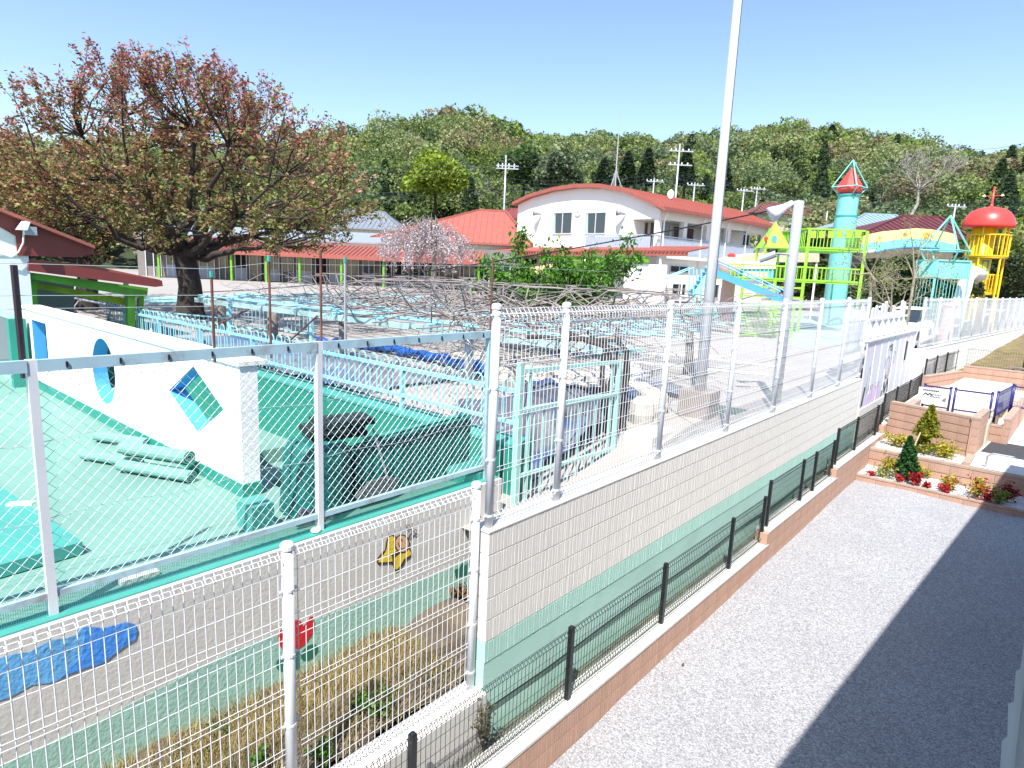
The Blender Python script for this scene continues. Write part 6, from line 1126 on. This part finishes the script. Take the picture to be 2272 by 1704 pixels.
for lab, ys, d in (('upper bundle of power lines crossing in front of the wooded hill', ((600, 392), (1088, 360), (1460, 328), (1800, 420), (2300, 395)), 60), ('middle bundle of power lines at the foot of the hill', ((600, 430), (1088, 410), (1460, 395), (1900, 448), (2300, 440)), 64), ('lower bundle of power lines above the houses', ((700, 432), (1088, 425), (1497, 408), (1900, 460), (2300, 452)), 66), ('thin high cable rising to the right over the hill', ((1520, 362), (1800, 368), (2060, 332), (2300, 290)), 40)):
    mb = MB(); n = 4 if d > 50 else 2
    for k in range(n):
        pts = []
        for (x0, y0), (x1, y1) in zip(ys[:-1], ys[1:]):
            for u_ in np.linspace(0, 1, 9)[:-1]: q = Q(x0+(x1-x0)*u_, y0+(y1-y0)*u_, d+k*.3); q.z += k*.35-1.0*4*u_*(1-u_)*.5; pts.append(q)
        mb.tube(pts, .018 if d > 50 else .012, 3, False)
    tag(mb.build('power_line', mat('dark_blue_cable', (.02, .035, .06), .6, .1)), lab, 'power line')
# ---------------------------------------------------------------- wooded hill
skyl = [(-900, 330), (-300, 320), (200, 310), (600, 300), (770, 285), (850, 268), (900, 264), (950, 246), (1020, 246), (1080, 264), (1110, 278), (1150, 292), (1190, 302), (1300, 293), (1400, 302), (1500, 297), (1600, 288), (1700, 271), (1760, 267), (1800, 277), (1850, 292), (1950, 300), (2000, 312), (2060, 334), (2212, 334), (2700, 350)]
saz = []; sel = []
for x, y in skyl: d = ray(min(max(x, -600), 2600), y); saz.append(math.atan2(d.x, d.y)); sel.append(d.z/math.hypot(d.x, d.y))
azs = np.array(saz); els = np.array(sel); o_ = np.argsort(azs); azs, els = azs[o_], els[o_]
def rr_(az):
    d = ray(1130, 300); a0 = math.atan2(d.x, d.y); k = 1/(1+math.exp(-(az-a0)*14)); return 118+95*k
def hz(az, r_):
    R_ = rr_(az); zr = CH+np.interp(az, azs, els)*R_-6.5; f = (r_-72)/(R_-72); f = min(1, max(0, f)); s = f*(1.25-.25*f)
    z = 2.7+(zr-2.7)*s
    if r_ > R_: z -= (r_-R_)*.25
    return z
m_hill = mat('forest_floor', (.035, .045, .02), .95, .3, .2)
na, nr = 90, 26; A_ = np.linspace(-2.3, .5, na+1); R__ = np.concatenate([np.linspace(58, 230, nr), [330]]); V = [(r_*math.sin(a), r_*math.cos(a), hz(a, r_)) for r_ in R__ for a in A_]
npmesh('hill', V, [(j*(na+1)+i, j*(na+1)+i+1, (j+1)*(na+1)+i+1, (j+1)*(na+1)+i) for j in range(nr) for i in range(na)], m_hill, kind='structure', smooth=True)
def blob_crown(c, h, w_, n, size, col, conif=False, g=rng):
    if conif:
        z = g.random(n)**.8; a = g.uniform(0, 6.28, n); rr = w_*(1-z)**.8*g.uniform(.5, 1.05, n)+.1; Pt = np.stack([c[0]+rr*np.cos(a), c[1]+rr*np.sin(a), c[2]+h*.12+h*.9*z], 1); sh = .75+.35*g.random(n)
    else:
        k = int(g.integers(5, 9)); bc_ = np.stack([g.normal(size=k)*w_*.4, g.normal(size=k)*w_*.4, g.uniform(.3, .82, k)*h], 1); br = g.uniform(.38, .65, k)*w_; i = g.integers(0, k, n); d = g.normal(size=(n, 3)); d[:, 2] = np.abs(d[:, 2])*.9-.25; d /= np.linalg.norm(d, axis=1)[:, None]
        Pt = np.array(c)+bc_[i]+d*(br[i]*g.uniform(.75, 1.05, n))[:, None]; sh = (.85+.3*g.random(k))[i]
    return leaves(Pt, g.uniform(.6, 1.3, n)*size, np.array(col)*sh[:, None], 1.3, None, .18)
PAL = [((.20, .26, .085), 3), ((.26, .31, .125), 3.4), ((.14, .20, .07), 3), ((.06, .10, .04), 1.4), ((.32, .33, .15), 1.5), ((.22, .30, .06), 1.5), ((.25, .21, .12), .9), ((.20, .26, .14), 1.4)]
pw_ = np.array([w_ for _, w_ in PAL]); pw_ /= pw_.sum(); Vs, Fs, Ks, off = [], [], [], 0; g = np.random.default_rng(11); cnt = 0
for i in range(3000):
    az = g.uniform(-1.42, .06); R_ = rr_(az); r_ = math.sqrt(g.uniform(66**2, (R_+6)**2))
    if az < -.98 and g.random() < .55: continue
    if cnt > 1150: break
    z = hz(az, r_); ci = g.choice(len(PAL), p=pw_); far = r_ > 125; up__ = (r_-66)/(R_-66)
    if up__ > .55 and ci == 3 and g.random() < .7: ci = 1
    if up__ < .3 and g.random() < .4: ci = g.choice([2, 3, 5])
    con = ci == 3 and up__ < .7 and g.random() < .5; h = g.uniform(6, 9.5)*(1.15 if con else 1); w_ = h*(.22 if con else g.uniform(.36, .5)); n = 600 if far else 1100
    V, F, K = blob_crown((r_*math.sin(az), r_*math.cos(az), z-.8), h, w_, n, .52 if far else .35, PAL[ci][0], con, g); Vs.append(V); Fs.append(F+off); Ks.append(K); off += len(V); cnt += 1
wood = npmesh('wooded_hillside', np.concatenate(Vs), np.concatenate(Fs), leafmat('wood_leaf', .4, .7), np.concatenate(Ks), kind='stuff'); wood['label'] = 'mixed spring woodland covering the hill behind the school'; wood['category'] = 'woodland'
def htree(label, x, yb, yt, d, wpx, col, n, size, con=False, name='forest_tree', bare=False):
    b = Q(x, yb, d); h = Q(x, yt, d).z-b.z; w_ = wpx*d/1377/2; t = thing(name, label, 'tree', b); mb = MB(); mb.tube([b-Vector((0, 0, 3)), b+Vector((0, 0, h*.8))], [.22, .08], 6); mb.build('trunk', m_bark, t); V, F, K = blob_crown(tuple(b), h, w_*(1 if con else 1.25), n if con else int(n*1.5), size*.85, col, con, rng); npmesh('crown', V, F, m_leaf, K, t)
htree('bright yellow-green round tree at the foot of the hill', 940, 455, 342, 68, 105, (.22, .30, .03), 4200, .42)
htree('grey-green bushy tree right of the tall utility pole', 1185, 425, 335, 72, 75, (.13, .18, .09), 2600, .42)
htree('broad mid green tree above the left end of the arched roof', 1130, 440, 320, 78, 90, (.10, .17, .05), 2600, .45)
for lab, x, yb, yt in (('leftmost dark cedar behind the arched roof', 1302, 405, 345), ('tallest dark cedar left of the long-armed pole', 1395, 410, 322), ('dark cedar beside the antenna mast', 1352, 410, 330), ('dark cedar just left of the flagpole', 1478, 410, 318), ('small dark cedar right of the flagpole', 1560, 420, 345)): htree(lab, x, yb, yt, 85, 42, (.03, .055, .02), 1700, .42, True, 'cedar_tree')
for lab, x, yb, yt in (('lone dark pine on the skyline left of centre', 1118, 292, 268), ('dark pine on the right ridge of the hill', 1795, 300, 272), ('dark pine breaking the skyline behind the flagpole', 1492, 325, 292)): htree(lab, x, yb, yt, 150, 24, (.03, .05, .025), 800, .6, True, 'pine_tree')
b = Q(1965, 470, 62); t = thing('bare_tree', 'tall bare grey tree with a crooked pale trunk on the slope', 'tree', b); f = Q(1985, 410, 62); tubes = [([b-Vector((0, 0, 2)), b, b.lerp(f, .5)+r0*.3, f], [.2, .18, .15, .11])]; tips = []
for _ in range(9): branchy(f, Vector((rng.normal()*.6, rng.normal()*.6, 1)), 1.5, .06, 4, .42, .2, (2, 3), 3, tubes, tips, .15, .75, .014)
mesh_tubes(tubes, 'trunk', mat('pale_grey_bark', (.35, .32, .28), .9, .2), t, 5)
def gtree(label, x, yb, yt, d, wpx, cols, n, size, name='garden_tree'):
    b = Q(x, yb, d); b.z = 2.6; h = Q(x, yt, d).z-b.z; w_ = wpx*d/1377/2; t = thing(name, label, 'tree', b); mb = MB(); mb.tube([b, b+Vector((0, 0, h*.7))], [.12, .05], 6); mb.build('trunk', m_bark, t); V, F, K = blob_crown(tuple(b), h, w_*1.25, int(n*1.6), size, cols, False, rng); npmesh('crown', V, F, m_leaf, K, t)
gtree('dark round bush in front of the house under the arch bridge', 1945, 640, 570, 30, 130, (.06, .09, .03), 3600, .18); gtree('brownish green bush beside the turquoise cabin', 2010, 640, 575, 31, 120, (.08, .10, .035), 3200, .18); gtree('low dark hedge bush right behind the bare spreading tree', 1870, 645, 590, 29, 110, (.05, .085, .03), 3000, .16); gtree('dark hedge bush behind the picket fence gap', 1985, 660, 595, 28, 110, (.05, .08, .03), 3000, .16); gtree('dark green hedge tree under the arch bridge at left', 1905, 640, 560, 33, 110, (.05, .08, .025), 3200, .2); gtree('olive green hedge tree under the arch bridge at right', 1985, 640, 548, 34, 110, (.09, .12, .03), 3200, .2); gtree('dark tree right of the yellow tower', 2195, 640, 560, 46, 130, (.04, .06, .025), 3200, .18); gtree('light green tree behind the yellow tower', 2200, 600, 520, 58, 130, (.13, .18, .04), 2600, .28); gtree('olive shrub tree behind the lime deck', 1790, 640, 560, 36, 120, (.07, .09, .03), 2600, .22); gtree('dark shrub tree at the foot of the brown-roofed house', 1720, 560, 470, 52, 90, (.04, .07, .025), 2200, .3)
c = Q(2026, 620, 29); t = thing('cloud_pruned_pine', 'dark cloud-pruned pine between the bridge and the turquoise cabin', 'tree', (c.x, c.y, 2.6)); mb = MB(); mb.tube([(c.x, c.y, 2.5), (c.x+.1, c.y, 4.2)], [.1, .04], 6); mb.build('trunk', m_bark, t); Vs, Fs, Ks, off = [], [], [], 0
for k in range(7):
    n = 500; a = rng.uniform(0, 6.28, n); rr = np.sqrt(rng.random(n))*(.75-.07*k); Pt = np.stack([c.x+rr*np.cos(a)+.1*math.sin(k*2), c.y+rr*np.sin(a), 2.95+.3*k+.12*np.sqrt(np.clip(1-(rr/.8)**2, 0, 1))], 1); V, F, K = leaves(Pt, rng.uniform(.5, 1.2, n)*.1, np.array([(.03, .06, .02)]*n), 1.6); Vs.append(V); Fs.append(F+off); Ks.append(K); off += len(V)
npmesh('crown', np.concatenate(Vs), np.concatenate(Fs), m_leaf, np.concatenate(Ks), t)
# ---------------------------------------------------------------- dry grass and weeds in the strip
n = 26000; x = rng.uniform(-4.53, -3.52, n); y = rng.uniform(-.5, 3.7, n); dens = .5+.5*np.sin(x*7+y*3)*np.sin(y*2.3-x*4); keep = (rng.random(n) < .35+.65*dens) & ((x < -3.72) | (rng.random(n) < .25)); x, y = x[keep], y[keep]; n = len(x); z = 1.0-.06*(x+3.3)+.02
h = rng.uniform(.04, .13, n); a = rng.uniform(0, 6.28, n); bx = np.cos(a)*.004; by = np.sin(a)*.004; lx = rng.normal(size=n)*.05; ly = rng.normal(size=n)*.05
V = np.stack([np.stack([x-bx, y-by, z-.02], 1), np.stack([x+bx, y+by, z-.02], 1), np.stack([x+lx, y+ly, z+h], 1)], 1).reshape(-1, 3); cc = np.array([(.42, .33, .16), (.5, .4, .2), (.34, .27, .12), (.2, .24, .06)])[rng.choice(4, n, p=[.36, .3, .24, .1])]
gr = npmesh('dry_grass', V, np.arange(3*n).reshape(n, 3), leafmat('grass', .3), np.repeat(cc, 3, 0), kind='stuff'); gr['label'] = 'dry straw-coloured grass in the strip below the mural wall'; gr['category'] = 'grass'
for lab, px_, py_, h_, cols in (('bright green weed in the dry strip near the tall wall', 775, 1535, .16, [(.12, .3, .03)]), ('tall weed with small leaves beside the rolled mesh foot', 820, 1545, .24, [(.12, .22, .04)]), ('green weed clump at the bottom picture edge', 690, 1640, .2, [(.08, .22, .03)]), ('low green weed by the middle fence post', 560, 1650, .12, [(.1, .2, .04)]), ('small weed at the foot of the mural wall', 470, 1590, .12, [(.14, .18, .06)]), ('reddish stalk weed at the foot of the mural wall near the tall wall', 985, 1290, .2, [(.2, .1, .04)])):
    p = P(px_, py_, Z=1.06); shrub(lab, (max(-4.5, p.x), p.y, 1.04), h_, h_*.55, cols, 90, .03, name='weed')
p = P(1048, 1525, X=-3.22); shrub('dried seed-head weed growing behind the black fence', (-3.22, p.y, .5), .55, .12, [(.25, .22, .15), (.2, .2, .1)], 160, .022, name='weed')
# scattered leaves on the gravel
for k, (px_, py_) in enumerate(((1262, 1552), (1475, 1440), (1300, 1450), (1430, 1415), (1330, 1512))):
    p = P(px_, py_, Z=.14); mb = MB(); a = k*1.7; d = Vector((math.cos(a), math.sin(a), 0)); n_ = Vector((-d.y, d.x, 0)); z = gz(p.x, p.y)+.03; q = Vector((p.x, p.y, z)); mb.prism([q-d*.035, q+n_*.014, q+d*.035, q-n_*.014], (0, 0, .004)); tag(mb.build('dead_leaf', mat('dead_leaf_brown', (.16, .08, .04), .8, .2)), ('curled dead leaf on the gravel closest to the camera', 'single dead leaf far out on the gravel', 'dead leaf near the foot of the brown wall', 'dead leaf touching the brown wall edge', 'dead leaf midway along the brown wall')[k], 'leaf', 'dead leaves on the gravel')
